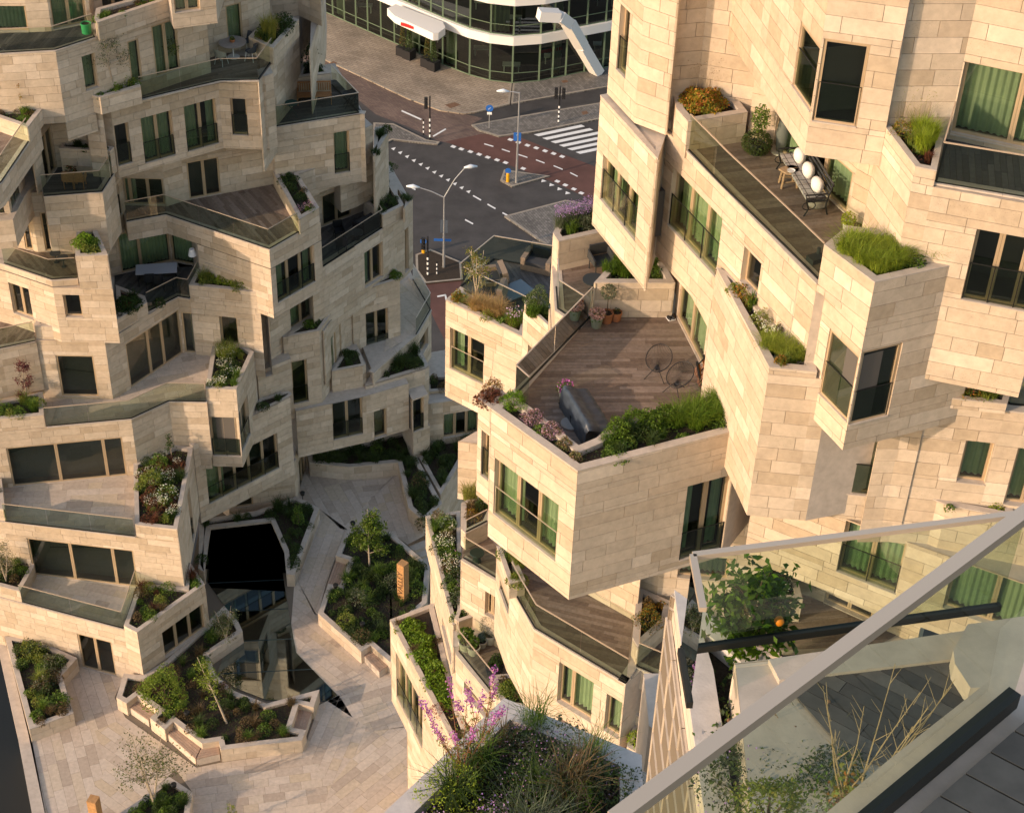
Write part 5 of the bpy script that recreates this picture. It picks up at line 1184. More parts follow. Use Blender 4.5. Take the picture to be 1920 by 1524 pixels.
def leafball(e, c, r, n, pal, leaf=.05, name='foliage', sq=(1, 1, 1), up=.3, ratio=.5, fill=.5):
    d = unit(NP.normal(size=(n, 3))); C_ = d*(NP.uniform(fill, 1, n)**.5)[:, None]*np.array(sq)*r+np.array(c); return build_np(name, leafq(C_, leaf*NP.uniform(.6, 1.3, n), up=up, ratio=ratio), None, pick(pal, n), LEAF, e)
# --- big timber deck
e = pot((1137, 603), 29.72, .2, .34, TERRA, 'terracotta pot with a small clipped standard tree by the low stone wall'); m = MB(); m.tube([(0, 0, .3), (0, 0, .95)], .015, 6); m.build('stem', BARK, e); leafball(e, (0, 0, 1.08), .25, 700, G4, .05)
e = pot((1155, 600), 29.72, .17, .3, TERRA, 'small squat terracotta pot right of the standard tree'); leafball(e, (0, 0, .3), .12, 120, G2, .05)
e = pot((1118, 612), 29.72, .19, .36, mat('olive_pot', (.20, .22, .16), .7), 'olive-green pot with a pale pink hydrangea at the deck corner'); leafball(e, (0, 0, .48), .26, 500, [(.62, .38, .36), (.68, .48, .44), (.55, .33, .30)], .06, 'flowers', (1, 1, .6), ratio=.9); leafball(e, (0, 0, .38), .22, 150, G1, .08)
e = pot((1059, 743), 29.72, .2, .26, CONC, 'low bowl of magenta petunias on the big timber deck'); leafball(e, (0, 0, .28), .27, 350, G1, .06, sq=(1, 1, .6)); leafball(e, (0, 0, .36), .27, 90, MAG, .07, 'flowers', (1, 1, .6), ratio=.9)
def acapulco(px, z, rz, lab):
    e = empty('wire_chair', P(*px, z), rz, lab, 'chair', 'oval wire lounge chairs on the big deck'); t = R(28)
    def sp(a, k):      # k 0 rim .. 1 hub
        x = .37*math.cos(a); y = .44*math.sin(a); c = np.array([x, y*math.cos(t)+.02, .62+y*math.sin(t)]); hub = np.array([0, -.12, .36]); f = k; return c*(1-f)+hub*f+np.array([0, 0, -.10*math.sin(math.pi*f)])
    m = MB(); m.tube([sp(2*math.pi*i/28, 0) for i in range(29)], .013, 6, cap=False); m.build('rim', BLACK, e)
    m = MB(); [m.tube([sp(2*math.pi*i/44, k) for k in (0, .35, .7, 1)], .0045, 4, cap=False) for i in range(44)]; m.build('cord_weave', BLACK, e)
    m = MB(); m.tube([(.07*math.cos(a), -.12+.07*math.sin(a), .34) for a in [i*math.pi/5 for i in range(11)]], .012, 5, cap=False); m.build('hub_ring', BLACK, e)
    for i, (x, y) in enumerate(((-.3, -.32), (.3, -.32), (0, .3))):
        m = MB(); m.tube([(x*.25, -.12+y*.2, .34), (x, y, 0)], .012, 6); m.build('leg', BLACK, e)
acapulco((1232, 704), 29.72, R(-18), 'black oval wire lounge chair, the farther of the pair'); acapulco((1271, 735), 29.72, R(-42), 'black oval wire lounge chair, nearer the planted edge')
# umbrella foot, covered sofa
e = empty('umbrella_stand', P(1070, 796, 29.72), 0, 'round grey stone parasol base with a black tube on the big deck', 'umbrella stand'); m = MB(); m.lathe([(.27, 0), (.285, .03), (.28, .06), (.26, .075)], 32); m.build('disc', mat('stone_disc', (.26, .25, .24), .8, noise=.2, nscale=30), e); m = MB(); m.tube([(0, 0, .07), (0, 0, .3)], .025, 12); m.tube([(0, 0, .26), (0, 0, .31)], .04, 12); m.build('tube', BLACK, e)
def cover_sofa():
    a, b = P(1075, 758, 29.72), P(1118, 828, 29.72); c = (a+b)/2; d = b-a; Lh = np.linalg.norm(d[:2])/2+.1; e = empty('covered_sofa', c, math.atan2(d[1], d[0]), 'garden sofa under a dark blue-grey weather cover on the big deck', 'sofa')
    nu, nv = 26, 18; vs_, fs_ = [], []
    for i in range(nu+1):
        for j in range(nv+1):
            u = i/nu*2-1; s = j/nv; # profile across: floor, up the back, seat, front, floor
            pr = [(-.42, 0), (-.40, .55), (-.30, .74), (-.12, .66), (.05, .52), (.40, .47), (.46, .30), (.48, 0)]; k = s*(len(pr)-1); q = min(int(k), len(pr)-2); f = k-q
            y = pr[q][0]*(1-f)+pr[q+1][0]*f; z = pr[q][1]*(1-f)+pr[q+1][1]*f
            en = 1-max(0, abs(u)-.93)/.07*(.0 if z < .05 else .28); z = z*en+(.012*math.sin(u*23+s*9)+.01*math.sin(u*11-s*17))*(1 if z > .03 else 0)
            vs_.append((u*Lh+.01*math.sin(s*20), y*(1 if abs(u) < .97 else .93), max(z, 0)))
    fs_ = [(i*(nv+1)+j, (i+1)*(nv+1)+j, (i+1)*(nv+1)+j+1, i*(nv+1)+j+1) for i in range(nu) for j in range(nv)]; fs_ += [tuple(range(nv+1))[::-1], tuple(nu*(nv+1)+j for j in range(nv+1))]
    mesh_obj('weather_cover', vs_, fs_, mat('cover_fabric', (.05, .065, .085), .38, noise=.35, nscale=5), e, smooth=True)
    m = MB(); m.tube([(-Lh*.9, -.3, 0), (-Lh*.95, -.42, .12)], .025, 6); m.build('foot', BLACK, e)
cover_sofa()
# lanterns + trellis by the window
e = empty('leaning_frame', P(1322, 722, 29.72), R(58), 'rusty orange and black wooden frame leaning by the glass doors', 'frame'); m = MB(); m.bar((-.2, 0, 0), (-.2, .25, .85), .05); m.bar((.2, 0, 0), (.2, .25, .85), .05); [m.bar((-.2, .07*k, .25*k), (.2, .07*k, .25*k), .03) for k in (1, 2, 3)]; m.build('frame', BLACK, e); m = MB(); m.bar((-.14, .03, .12), (-.14, .2, .74), .09, .02); m.bar((.12, .03, .12), (.12, .2, .74), .09, .02); m.build('orange_board', mat('rust_orange', (.42, .13, .04), .7, noise=.3), e)
for p_, l_, s_ in (((1313, 708), 'tall woven rattan lantern beside the leaning frame', .19), ((1320, 726), 'round woven rattan lantern at the front of the pair', .21)):
    e = empty('rattan_lantern', P(*p_, 29.72), 0, l_, 'lantern', 'rattan lanterns by the glass doors'); m = MB()
    for i in range(16):
        a = 2*math.pi*i/16; m.tube([(s_*math.sin(math.pi*(.12+.8*t))*math.cos(a+t*.8), s_*math.sin(math.pi*(.12+.8*t))*math.sin(a+t*.8), .45*t) for t in [k/7 for k in range(8)]], .006, 4, cap=False); m.tube([(s_*math.sin(math.pi*(.12+.8*t))*math.cos(a-t*.8), s_*math.sin(math.pi*(.12+.8*t))*math.sin(a-t*.8), .45*t) for t in [k/7 for k in range(8)]], .006, 4, cap=False)
    m.build('weave', mat('rattan', (.40, .20, .12), .7), e); m = MB(); m.tube([(0, 0, .02), (0, 0, .18)], .04, 10); m.build('candle', WHITE, e)
for k, (p_, rz) in enumerate((((1254, 598), .4), ((1264, 593), .9))):
    if k == 0: e = empty('trainers', P(*p_, 29.72), rz, 'pair of black and white trainers by the door sill', 'shoes')
    m = MB(); m.lathe([(.05, 0), (.055, .03), (.045, .07), (.03, .09)], 10, c=(.12*k, 0, 0)); m.v = [(v[0], v[1]*2.3, v[2]) for v in m.v]; m.build('shoe', BLACK, e); m = MB(); m.box(-.055+.12*k, -.12, 0, .055+.12*k, .12, .025); m.build('sole', WHITE, e)
# --- chair deck
def armchair(px, z, rz, lab, m_, w=.62, d=.58, sh=.42, bh=.86, legs=True, cat='armchair', cush=None, group=None):
    e = empty('armchair', P(*px, z), rz, lab, cat, group); t = .045
    b = MB(); b.box(-w/2, -d/2, sh-.06, w/2, d/2, sh); b.build('seat', m_, e); b = MB(); b.obox((0, d/2, (sh+bh)/2), (1, 0, 0), (0, 1, .15), (0, -.15, 1), w/2, t/2, (bh-sh)/2); b.build('backrest', m_, e)
    for s in (-1, 1):
        b = MB(); b.add([(s*w/2, -d/2, sh-.02), (s*w/2, d/2, sh-.02), (s*w/2, d/2, sh+.28), (s*w/2, -d/2, sh+.18), (s*w/2+s*t, -d/2, sh-.02), (s*w/2+s*t, d/2, sh-.02), (s*w/2+s*t, d/2, sh+.28), (s*w/2+s*t, -d/2, sh+.18)], [(0, 1, 2, 3), (4, 7, 6, 5), (0, 4, 5, 1), (1, 5, 6, 2), (2, 6, 7, 3), (3, 7, 4, 0)]); b.build('armrest', m_, e)
        for y in (-1, 1): b = MB(); b.bar((s*w*.45, y*d*.44, 0), (s*w*.45, y*d*.42, sh), .03); b.build('leg', m_, e)
    if cush: b = MB(); b.box(-w/2+.03, -d/2, sh, w/2-.03, d/2-.06, sh+.12); b.build('cushion', cush, e)
    return e
def rtable(px, z, r, h, m_, lab, name='round_table', foot=True, m2=None, at=None):
    e = empty(name, at if at is not None else P(*px, z), 0, lab, 'table'); b = MB(); b.lathe([(r*.98, h-.03), (r, h-.02), (r, h)], 36); b.build('tabletop', m_, e); b = MB(); b.tube([(0, 0, .02), (0, 0, h-.03)], .03, 10); b.lathe([(r*.45, 0), (r*.45, .02)], 24); b.build('pedestal', m2 or m_, e); return e
ANTH = mat('anthracite', (.045, .048, .05), .55)
armchair((1126, 508), 29.72, R(22), 'dark grey armchair on the small timber deck below the lavender', ANTH); rtable((1113, 545), 29.72, .36, .42, ANTH, 'dark round low table half hidden by the triangular planter')
# --- lounge terrace
BEI = mat('taupe_wicker', (.24, .18, .13), .8, noise=.2, nscale=20); CU = mat('charcoal_cushion', (.05, .052, .055), .9)
def lounge(px, rz, lab):
    e = empty('lounge_chair', P(*px, 23.1), rz, lab, 'armchair', 'wicker lounge chairs on the lounge terrace'); b = MB(); b.box(-.42, -.42, .05, .42, .42, .3); b.build('base', BEI, e)
    for s in (-1, 1): b = MB(); b.box(s*.5-.09, -.42, .05, s*.5+.09, .45, .6); b.build('armrest', BEI, e)
    b = MB(); b.obox((0, .42, .5), (1, 0, 0), (0, 1, .2), (0, -.2, 1), .45, .1, .36); b.build('backrest', BEI, e); b = MB(); b.box(-.4, -.42, .3, .4, .34, .45); b.build('cushion', CU, e); b = MB(); b.obox((0, .28, .62), (1, 0, 0), (0, 1, .25), (0, -.25, 1), .34, .08, .2); b.build('back_cushion', CU, e)
lounge((924, 538), R(-75), 'taupe lounge chair with charcoal cushions left of the glass table'); lounge((1010, 503), R(-20), 'taupe lounge chair with a quilted back at the far rail of the lounge terrace'); lounge((922, 567), R(-100), 'taupe lounge chair beside the ornamental grasses')
e = empty('glass_table', P(966, 560, 23.1), R(38), 'square low table with a blue-grey glass top on the lounge terrace', 'table'); b = MB(); b.box(-.58, -.45, .36, .58, .45, .4); b.build('tabletop', mat('grey_glass_top', (.13, .17, .19), .12), e)
for x in (-.5, .5):
    for y in (-.38, .38): b = MB(); b.box(x-.03, y-.03, 0, x+.03, y+.03, .36); b.build('leg', ANTH, e)
# --- upper deck: bench, stool, stone, potted shrub
def garden_bench(px, z, rz, Lh, lab, wood, metal, cush=None, name='garden_bench'):
    e = empty(name, P(*px, z), rz, lab, 'bench')
    for i in range(5): b = MB(); b.box(-Lh, -.25+.1*i, .40, Lh, -.17+.1*i, .43); b.build('seat_slat', wood, e)
    if metal is not BLACK_M:
        n = 15
        for i in range(n): x = -Lh+.04+(2*Lh-.08)*i/(n-1); b = MB(); b.obox((x, .29, .66), (1, 0, 0), (0, 1, .1), (0, -.1, 1), .025, .012, .2); b.build('back_slat', wood, e)
        b = MB(); b.box(-Lh, .3, .86, Lh, .34, .93); b.build('top_rail', wood, e)
    else:
        b = MB(); [b.obox((0, .3+.03*i, .55+.1*i), (1, 0, 0), (0, 1, .1), (0, -.1, 1), Lh, .012, .035) for i in range(4)]; b.build('back_slats', wood, e)
    for s in (-1, 1):
        b = MB(); x = s*Lh
        b.tube([(x, -.3, 0), (x, -.2, .2), (x, -.27, .42), (x, -.32, .62), (x, .25, .62)], .022, 6); b.tube([(x, .33, 0), (x, .25, .25), (x, .28, .5), (x, .38, .93)], .022, 6); b.tube([(x, -.27, .42), (x, .26, .42)], .02, 6)
        if metal is BLACK_M: b.tube([(x, -.2+.18*math.cos(a), .3+.12*math.sin(a)) for a in [k*math.pi/5 for k in range(11)]], .014, 5); b.tube([(x, .08+.14*math.cos(a), .5+.09*math.sin(a)) for a in [k*math.pi/5 for k in range(11)]], .012, 5)
        b.build('cast_end', metal, e)
    if cush:
        for k in range(3): a = -Lh+.05+k*(2*Lh-.1)/3; b = MB(); b.box(a, -.27, .43, a+(2*Lh-.1)/3-.015, .26, .49); b.build('seat_cushion', cush, e)
        for k in range(3):
            x = -Lh*.62+k*Lh*.62; n = 300; b = MB(); b.lathe([(.02, -.2), (.15, -.17), (.21, -.06), (.22, .06), (.16, .17), (.02, .21)], 12, c=(0, 0, 0)); b.v = [(x+v[2]*1.1, .12+v[1]*.7, .64+v[0]*.95) for v in b.v]; b.build('pillow', mat('white_linen', (.72, .70, .66), .9), e, smooth=True)
    return e
BLACK_M = mat('cast_iron', (.02, .021, .022), .5, .3)
def plaid():
    m = mat('plaid_cushion', (.30, .28, .26), .9); t = m.node_tree; b = t.nodes['Principled BSDF']; g = t.nodes.new('ShaderNodeTexCoord'); w = t.nodes.new('ShaderNodeTexBrick'); w.offset = 0; w.inputs['Scale'].default_value = 1; w.inputs['Brick Width'].default_value = .22; w.inputs['Row Height'].default_value = .18; w.inputs['Mortar Size'].default_value = .012; w.inputs['Color1'].default_value = (.36, .34, .32, 1); w.inputs['Color2'].default_value = (.33, .31, .30, 1); w.inputs['Mortar'].default_value = (.07, .06, .06, 1); t.links.new(g.outputs['Object'], w.inputs[0]); t.links.new(w.outputs[0], b.inputs['Base Color']); return m
a_, b_ = P(1482, 292, 36.75), P(1530, 372, 36.75); bz = math.atan2(b_[1]-a_[1], b_[0]-a_[0])
c_ = (a_+b_)/2; pc = PR((c_[0], c_[1], 36.3)); garden_bench(pc, 36.32, bz, np.linalg.norm((b_-a_)[:2])/2+.1, 'cast-iron garden bench with plaid seat pads and white pillows on the upper deck', ANTH, BLACK_M, plaid())
e = empty('log_stool', P(1477, 348, 36.32), R(10), 'rustic log stool table with a small dish on the upper deck', 'stool'); LOG = mat('raw_log', (.40, .26, .16), .8, noise=.25, nscale=12)
b = MB(); b.lathe([(.24, .43), (.27, .46), (.25, .49)], 11); b.v = [(v[0]*(1.15 if v[1] > 0 else .95), v[1]*.8+.03*math.sin(v[0]*14), v[2]) for v in b.v]; b.build('seat', LOG, e)
for x, y in ((-.17, -.12), (.17, -.12), (.15, .13), (-.15, .13)): b = MB(); b.tube([(x*1.25, y*1.25, 0), (x, y, .44)], .035, 8); b.build('leg', LOG, e)
b = MB(); b.tube([(-.19, -.13, .16), (.19, -.13, .2)], .02, 6); b.tube([(-.17, .13, .2), (.17, .13, .16)], .02, 6); b.build('stretcher', LOG, e)
e = empty('dish', P(1483, 322, 36.8), 0, 'small white dish with shells on the log stool', 'dish'); b = MB(); b.lathe([(.05, 0), (.1, .02), (.11, .045), (.08, .03)], 14); b.build('bowl', WHITE, e)
e = empty('boulder', P(1532, 388, 36.32), 0, 'smooth grey boulder at the end of the garden bench', 'stone'); b = MB(); b.lathe([(.1, 0), (.2, .05), (.24, .13), (.2, .22), (.08, .26)], 16); b.v = [(v[0]*1.25, v[1], v[2]) for v in b.v]; b.build('stone', mat('river_stone', (.22, .21, .18), .8, noise=.2), e, smooth=True)
e = pot((1417, 288), 36.32, .22, .35, DGREY, 'dark pot hidden by a trailing shrub with an upright flowering stem on the upper deck'); leafball(e, (0, 0, .33), .43, 2600, [(.05, .08, .025), (.07, .11, .03), (.10, .12, .04)], .055, sq=(1, 1, .8)); leafball(e, (.02, 0, 1.05), .34, 650, G1, .075, 'upright_shoots', (.8, .8, 1.25), fill=.1); m = MB(); m.tube([(0, 0, .3), (.02, 0, 1.3)], .012, 5); m.tube([(0, 0, .5), (.15, .05, 1.1)], .008, 5); m.build('stem', BARK, e)
e = empty('parasol_cover', P(1463, 285, 36.32), 0, 'folded parasol in a grey-green cover standing behind the garden bench', 'parasol'); b = MB(); b.lathe([(.12, .05), (.16, .25), (.19, .6), (.15, .9), (.05, 1.05)], 10); b.build('cover', mat('grey_green_cloth', (.12, .135, .12), .9), e, smooth=True); b = MB(); b.lathe([(.26, 0), (.26, .05)], 20); b.build('foot', CONC, e)
e = pot((1588, 430), 36.32, .14, .2, CONC, 'small grey pot with a lime-green succulent at the planter edge'); leafball(e, (0, 0, .3), .2, 300, [(.34, .38, .06), (.28, .33, .05)], .06, ratio=.8)
e = empty('portable_barbecue', P(1528, 497, 36.32), R(30), 'small black portable barbecue near the glass of the upper deck', 'barbecue'); b = MB(); b.box(-.2, -.14, .12, .2, .14, .26); b.build('tray', DGREY, e); b = MB(); b.tube([(.12, .08, .24), (.12, .08, .42)], .05, 10); b.build('canister', ANTH, e)
# --- stool deck and pot deck
e = empty('mushroom_stool', P(894, 1052, 16.52), 0, 'dark green mushroom-shaped side table on the small timber deck', 'side table'); b = MB(); b.lathe([(.17, 0), (.10, .3), (.12, .36), (.26, .39), (.265, .42), (.25, .43)], 28); b.build('body', mat('bottle_green', (.02, .035, .025), .4), e)
for p_, r_, l_, pal, k in (((873, 1216), .24, 'large pale round pot with big-leaved plant, left of the group', G1, 0), ((888, 1224), .22, 'pale round pot nearest the glass rail', [(.10, .17, .03), (.08, .14, .03)], 1), ((903, 1211), .18, 'smaller pale pot with blue-green succulent', [(.10, .16, .14), (.13, .19, .17)], 2), ((918, 1202), .25, 'large white ribbed pot with an olive bush', G4, 3)):
    e = pot(p_, 13.22, r_*1.15, r_*1.7, CONC, l_, group='pale pots on the pot deck')
    h_ = (.85, .6, .45, 1.2)[k]; leafball(e, (0, 0, r_*1.7+h_*.35), h_*.42, (170, 350, 500, 1500)[k], pal, (.16, .09, .07, .05)[k], sq=(.8, .8, 1.1), ratio=(.9, .6, .4, .25)[k]); m = MB(); m.tube([(0, 0, r_*1.5), (.03, 0, r_*1.7+h_*.5)], .012, 5); m.build('stem', BARK, e)
for p_, l_ in (((932, 1250), 'black round pot in the shade under the sill'), ((925, 1262), 'black round pot at the end of the pot deck')): e = pot(p_, 13.22, .3, .3, BLACK, l_, group='black pots on the pot deck'); leafball(e, (0, 0, .42), .25, 300, G2, .07)
# --- citrus and terrace behind the near rail
e = empty('citrus_tree', P(1402, 1212, 49.3), 0, 'glossy citrus tree with one orange fruit standing behind the near grey coping', 'tree')
n = 2300; d = unit(NP.normal(size=(n, 3))); C_ = d*(NP.uniform(.25, 1, n)**.55)[:, None]*np.array([.36, .36, .42]); C_ *= (1+.25*np.sin(d[:, :1]*6)*np.cos(d[:, 2:]*5)); C_ *= NP.uniform(.75, 1.25, (n, 1)); C_ += np.array([.0, 0, .42])
V = leafq(C_, .095*NP.uniform(.6, 1.25, n), up=.8, ratio=.46); build_np('crown', V[:1500], None, pick([(.06, .13, .012), (.09, .18, .015), (.13, .23, .02), (.035, .08, .012)], 1500, .3), LEAF, e)
m = MB(); m.tube([(0, 0, 0), (.01, 0, .3), (0, .02, .6)], [.022, .018, .01], 7); [m.tube([(0, 0, .5), tuple(.3*unit(NP.normal(size=3)+np.array([0, 0, 1.2]))+np.array([0, 0, .55]))], [.01, .004], 5) for _ in range(9)]; m.build('trunk', BARK, e)
m = MB(); m.lathe([(.005, -.042), (.03, -.032), (.042, 0), (.03, .032), (.005, .042)], 12, c=(.16, -.3, .62)); m.build('orange', mat('orange_peel', (.55, .17, .01), .5), e, smooth=True)
# --- tables and chairs on the left building
WEAVE = mat('dark_rope', (.06, .065, .075), .8, noise=.3, nscale=40)
e = rtable((438, 107), 23.12, .62, .74, mat('weathered_top', (.27, .23, .20), .7, noise=.15), 'round weathered dining table on the long upper terrace', name='dining_table', m2=WHITE)
tp = P(438, 107, 23.12)
for k, (a, l_) in enumerate(((160, 'left of'), (55, 'behind'), (-15, 'right of'), (-120, 'in front of'))):
    a = R(a); c = tp+np.array([math.cos(a)*.85, math.sin(a)*.85, 0]); e = empty('rope_chair', c, a-math.pi/2, 'rope-weave dining chair '+l_+' the round table on the upper terrace', 'chair', 'rope chairs round the upper table'); b = MB(); b.lathe([(.02, .42), (.22, .43), (.24, .46)], 14); b.build('seat', WEAVE, e)
    vs_, fs_ = [], []
    for i in range(13):
        t = math.pi*(.0+i/12); r1, r2 = .27, .33; x, y = math.cos(t), math.sin(t); hh = .62+.22*math.sin(t); vs_ += [(r1*x, r1*y, .44), (r2*x, r2*y, hh)]
    fs_ = [(2*i, 2*i+2, 2*i+3, 2*i+1) for i in range(12)]; mesh_obj('backrest', vs_, fs_, WEAVE if k != 3 else mat('pale_rope', (.34, .33, .26), .8, noise=.3, nscale=40), e)
    for x in (-.2, .2):
        for y in (-.18, .18): b = MB(); b.tube([(x*1.15, y*1.15, 0), (x*.8, y*.8, .43)], .012, 5); b.build('leg', WHITE, e)
e = pot((438, 90), 23.88, .13, .13, TERRA, 'shallow bowl of succulents on the round table', at=tp+np.array([0, 0, .745])); leafball(e, (0, 0, .15), .12, 200, G1, .05)
e = pot((323, 148), 23.12, .26, .5, BLACK, 'square black tub with a round-headed small tree on the upper terrace', square=True); m = MB(); m.tube([(0, 0, .45), (.02, 0, 1.25)], .025, 7); m.build('trunk', BARK, e); leafball(e, (0, 0, 1.72), .58, 2300, [(.13, .18, .03), (.17, .23, .04), (.08, .12, .02)], .075, fill=.2)
tree((214, 172), 23.7, 2.9, 1.0, G4+G2, 'slim multi-stemmed tree with thin grey-green crown beside the upper window', stems=3, n=1500, leaf=.07, crown0=.45)
garden_bench((590, 192), 19.82, R(8), .78, 'slatted teak garden bench on the corner terrace', TEAK, TEAK)
GRN = mat('green_metal', (.02, .07, .06), .4, .3)
def ftable(px, z, rz, lab, m_, r=.3): 
    e = empty('folding_table', P(*px, z), rz, lab, 'table'); b = MB(); b.lathe([(r, .68), (r, .71)], 18); b.build('tabletop', m_, e)
    for s in (-1, 1): b = MB(); b.tube([(s*.24, -.2, 0), (-s*.2, .1, .68)], .012, 5); b.tube([(s*.24, .2, 0), (-s*.2, -.1, .68)], .012, 5); b.build('leg', m_, e)
ftable((655, 200), 19.82, .3, 'dark folding table by the glass corner of the bench terrace', BLACK); ftable((548, 218), 19.82, .2, 'green folding table behind the glass of the bench terrace', GRN)
for p_, l_ in (((106, 492), 'left dark round side table on the small brown terrace'), ((120, 500), 'front dark round side table on the small brown terrace'), ((124, 475), 'back dark round side table on the small brown terrace')): rtable(p_, 16.52, .24, .5, ANTH, l_, name='side_table')
e = empty('white_table', P(296, 528, 13.22), R(10), 'long pale table on the dark shaded terrace', 'table'); b = MB(); b.box(-.95, -.42, .71, .95, .42, .74); b.build('tabletop', mat('pale_laminate', (.36, .38, .42), .5), e)
for x in (-.85, .85):
    for y in (-.35, .35): b = MB(); b.bar((x, y, 0), (x, y, .71), .04); b.build('leg', BLACK, e)
for k in range(3): armchair((283+17*k, 538+3*k), 13.22, R(190), ('left', 'middle', 'right')[k]+' black chair tucked at the long pale table', BLACK, w=.42, d=.42, cat='chair', group='black chairs at the long pale table')
e = empty('floor_lamp', P(365, 520, 13.22), 0, 'white-shaded outdoor floor lamp on the dark terrace', 'lamp'); b = MB(); b.tube([(0, 0, 0), (0, 0, 1.35)], .015, 6); b.lathe([(.14, 0), (.14, .02)], 14); b.build('stand', BLACK, e); b = MB(); b.lathe([(.2, 1.25), (.12, 1.58), (.11, 1.6)], 18); b.build('lamp_shade', mat('lamp_shade_white', (.8, .8, .82), .6), e)
BSOF = mat('black_wicker', (.018, .018, .02), .7, noise=.3, nscale=30)
def sofa(px, z, rz, lab, w=1.7, m_=None):
    m_ = m_ or BSOF; e = empty('garden_sofa', P(*px, z), rz, lab, 'sofa'); b = MB(); b.box(-w/2, -.38, .05, w/2, .4, .32); b.build('base', m_, e); b = MB(); b.box(-w/2, .28, .32, w/2, .42, .75); b.build('backrest', m_, e)
    for s in (-1, 1): b = MB(); b.box(s*(w/2-.07)-.07, -.38, .3, s*(w/2-.07)+.07, .4, .55); b.build('armrest', m_, e)
    b = MB(); b.box(-w/2+.14, -.38, .32, w/2-.14, .28, .44); b.build('cushion', CU, e)
sofa((694, 425), 13.22, R(-128), 'black garden sofa against the planter on the shaded terrace'); rtable((668, 448), 13.22, .36, .4, ANTH, 'low dark green-topped table on the shaded terrace', name='low_table')
for p_, l_, r_ in (((635, 445), 'black terrace chair by the door of the shaded terrace', 20), ((640, 470), 'black terrace chair near the rail of the shaded terrace', 200)): armchair(p_, 13.22, R(r_), l_, BLACK, w=.45, d=.45, cat='chair')
for p_, l_ in (((133, 350), 'left small teak chair on the shaded balcony'), ((150, 350), 'right small teak chair on the shaded balcony')): armchair(p_, 19.82, R(180), l_, TEAK, w=.5, d=.5, cat='chair')
e = pot((135, 338), 19.82, .3, .3, mat('grey_glazed', (.13, .16, .17), .4), 'wide grey bowl with a dark rosette plant on the shaded balcony', taper=.5); leafball(e, (0, 0, .4), .3, 120, RD+G2, .16, ratio=.35)
e = pot((163, 62), 26.42, .22, .45, mat('bright_green_bag', (.03, .35, .13), .6), 'bright green and white bag of potting soil in the corner of the top terrace', taper=.9)
# --- trees and shrubs
tree((424, 1428), .05, 1.6, .3, G3, 'small light green sapling cut by the bottom edge', n=260, leaf=.07, at=P(436, 1545, 0), crown0=.2)
tree((288, 1508), .6, 4.2, 1.55, [(.07, .09, .03), (.10, .13, .035), (.12, .13, .05)], 'multi-stemmed airy tree with sparse leaves in the bottom bed', stems=3, n=1500, leaf=.10, crown0=.35)
tree((425, 1355), .7, 4.3, .8, [(.16, .22, .03), (.20, .26, .04), (.11, .16, .025)], 'slender birch with bright yellow-green leaves leaning in the zigzag bed', n=900, leaf=.10, bark=BARKP, lean=(-1.0, .2), crown0=.3)
shrub((310, 1318), .7, 1.05, 2.1, [(.13, .19, .025), (.17, .23, .035), (.10, .15, .02)], 'tall bright green shrub in the left part of the zigzag bed', n=1800, leaf=.12)
tree((424, 1198), .7, 2.2, .85, [(.13, .15, .07), (.16, .18, .09), (.10, .12, .05)], 'pale green bushy sapling at the tip of the zigzag bed by the skylight', n=1100, leaf=.09, stems=2, crown0=.15)
tree((692, 1063), .7, 4.1, 1.15, [(.10, .16, .02), (.14, .21, .03), (.07, .11, .018)], 'conical young tree with fresh green leaves in the middle bed', n=2600, leaf=.13, crown0=.18, shape=.8)
shrub((672, 1132), .7, .55, .9, G4, 'loose grey-green shrub low in the middle bed', n=500); shrub((735, 1100), .7, .5, .8, G4, 'pale silvery shrub just left of the carved pillar', n=450, leaf=.08); shrub((650, 1170), .7, .5, .7, G3, 'yellow-green shrub in the lower left of the middle bed', n=450)
for i, (p_, r_, h_) in enumerate((((560, 985), .3, 1.5), ((785, 915), .5, .9), ((707, 850), .4, .6), ((795, 990), .45, .8), ((680, 1200), .5, .6), ((780, 1110), .5, .7))):
    shrub(p_, .75, r_, h_, G1 if i in (0, 2, 5) else G2+BR, ('upright green shrub in the shaded bed above the skylight', 'bronze-green shrub at the right tip of the large back bed', 'small bright green shrub in the middle of the large back bed', 'spreading shrub where the back bed meets the steps', 'low shrub near the lower bench of the middle bed', 'leafy shrub right of the carved pillar')[i], n=500)
for i, (p_, r_, h_, pal) in enumerate((((100, 1255), .6, .9, G4), ((112, 1320), .5, .7, G1), ((60, 1230), .7, .9, G2+G3), ((70, 1345), .35, .4, G1), ((80, 1290), .5, .6, BR+G4))):
    shrub(p_, .75, r_, h_, pal, ('grey-green shrub in the left-hand long bed', 'fresh green shrub along the inner wall of the left-hand long bed', 'tall grassy shrub at the top of the left-hand long bed', 'small round shrub at the foot of the left-hand long bed', 'brownish shrub in the middle of the left-hand long bed')[i], n=500)
tree((12, 1090), 3.9, 2.6, .9, [(.16, .16, .08), (.12, .14, .06), (.22, .18, .10)], 'feathery small tree at the left edge beside the first terrace glazing', n=1500, leaf=.07, stems=3, crown0=.2)
tree((52, 752), 10.4, 2.5, .6, [(.14, .045, .05), (.18, .06, .06), (.10, .03, .035)], 'dark red-leaved sapling at the left edge', n=900, leaf=.09, crown0=.2)
for p_, l_ in (((300, 880), 'bushy mixed shrub at the back of the large wedge-shaped trough'), ((285, 910), 'green shrub at the left side of the large wedge-shaped trough')): shrub(p_, 7.15, .6, .75, G3 if 'left' in l_ else G1, l_, n=700)
shrub((312, 930), 7.15, .55, .5, G1, 'white-speckled shrub in the middle of the large wedge-shaped trough', n=500, flowers=(WHT, 90, .07)); shrub((295, 955), 7.15, .6, .35, RD, 'dark russet ground shrub in the large wedge-shaped trough', n=700, leaf=.08)
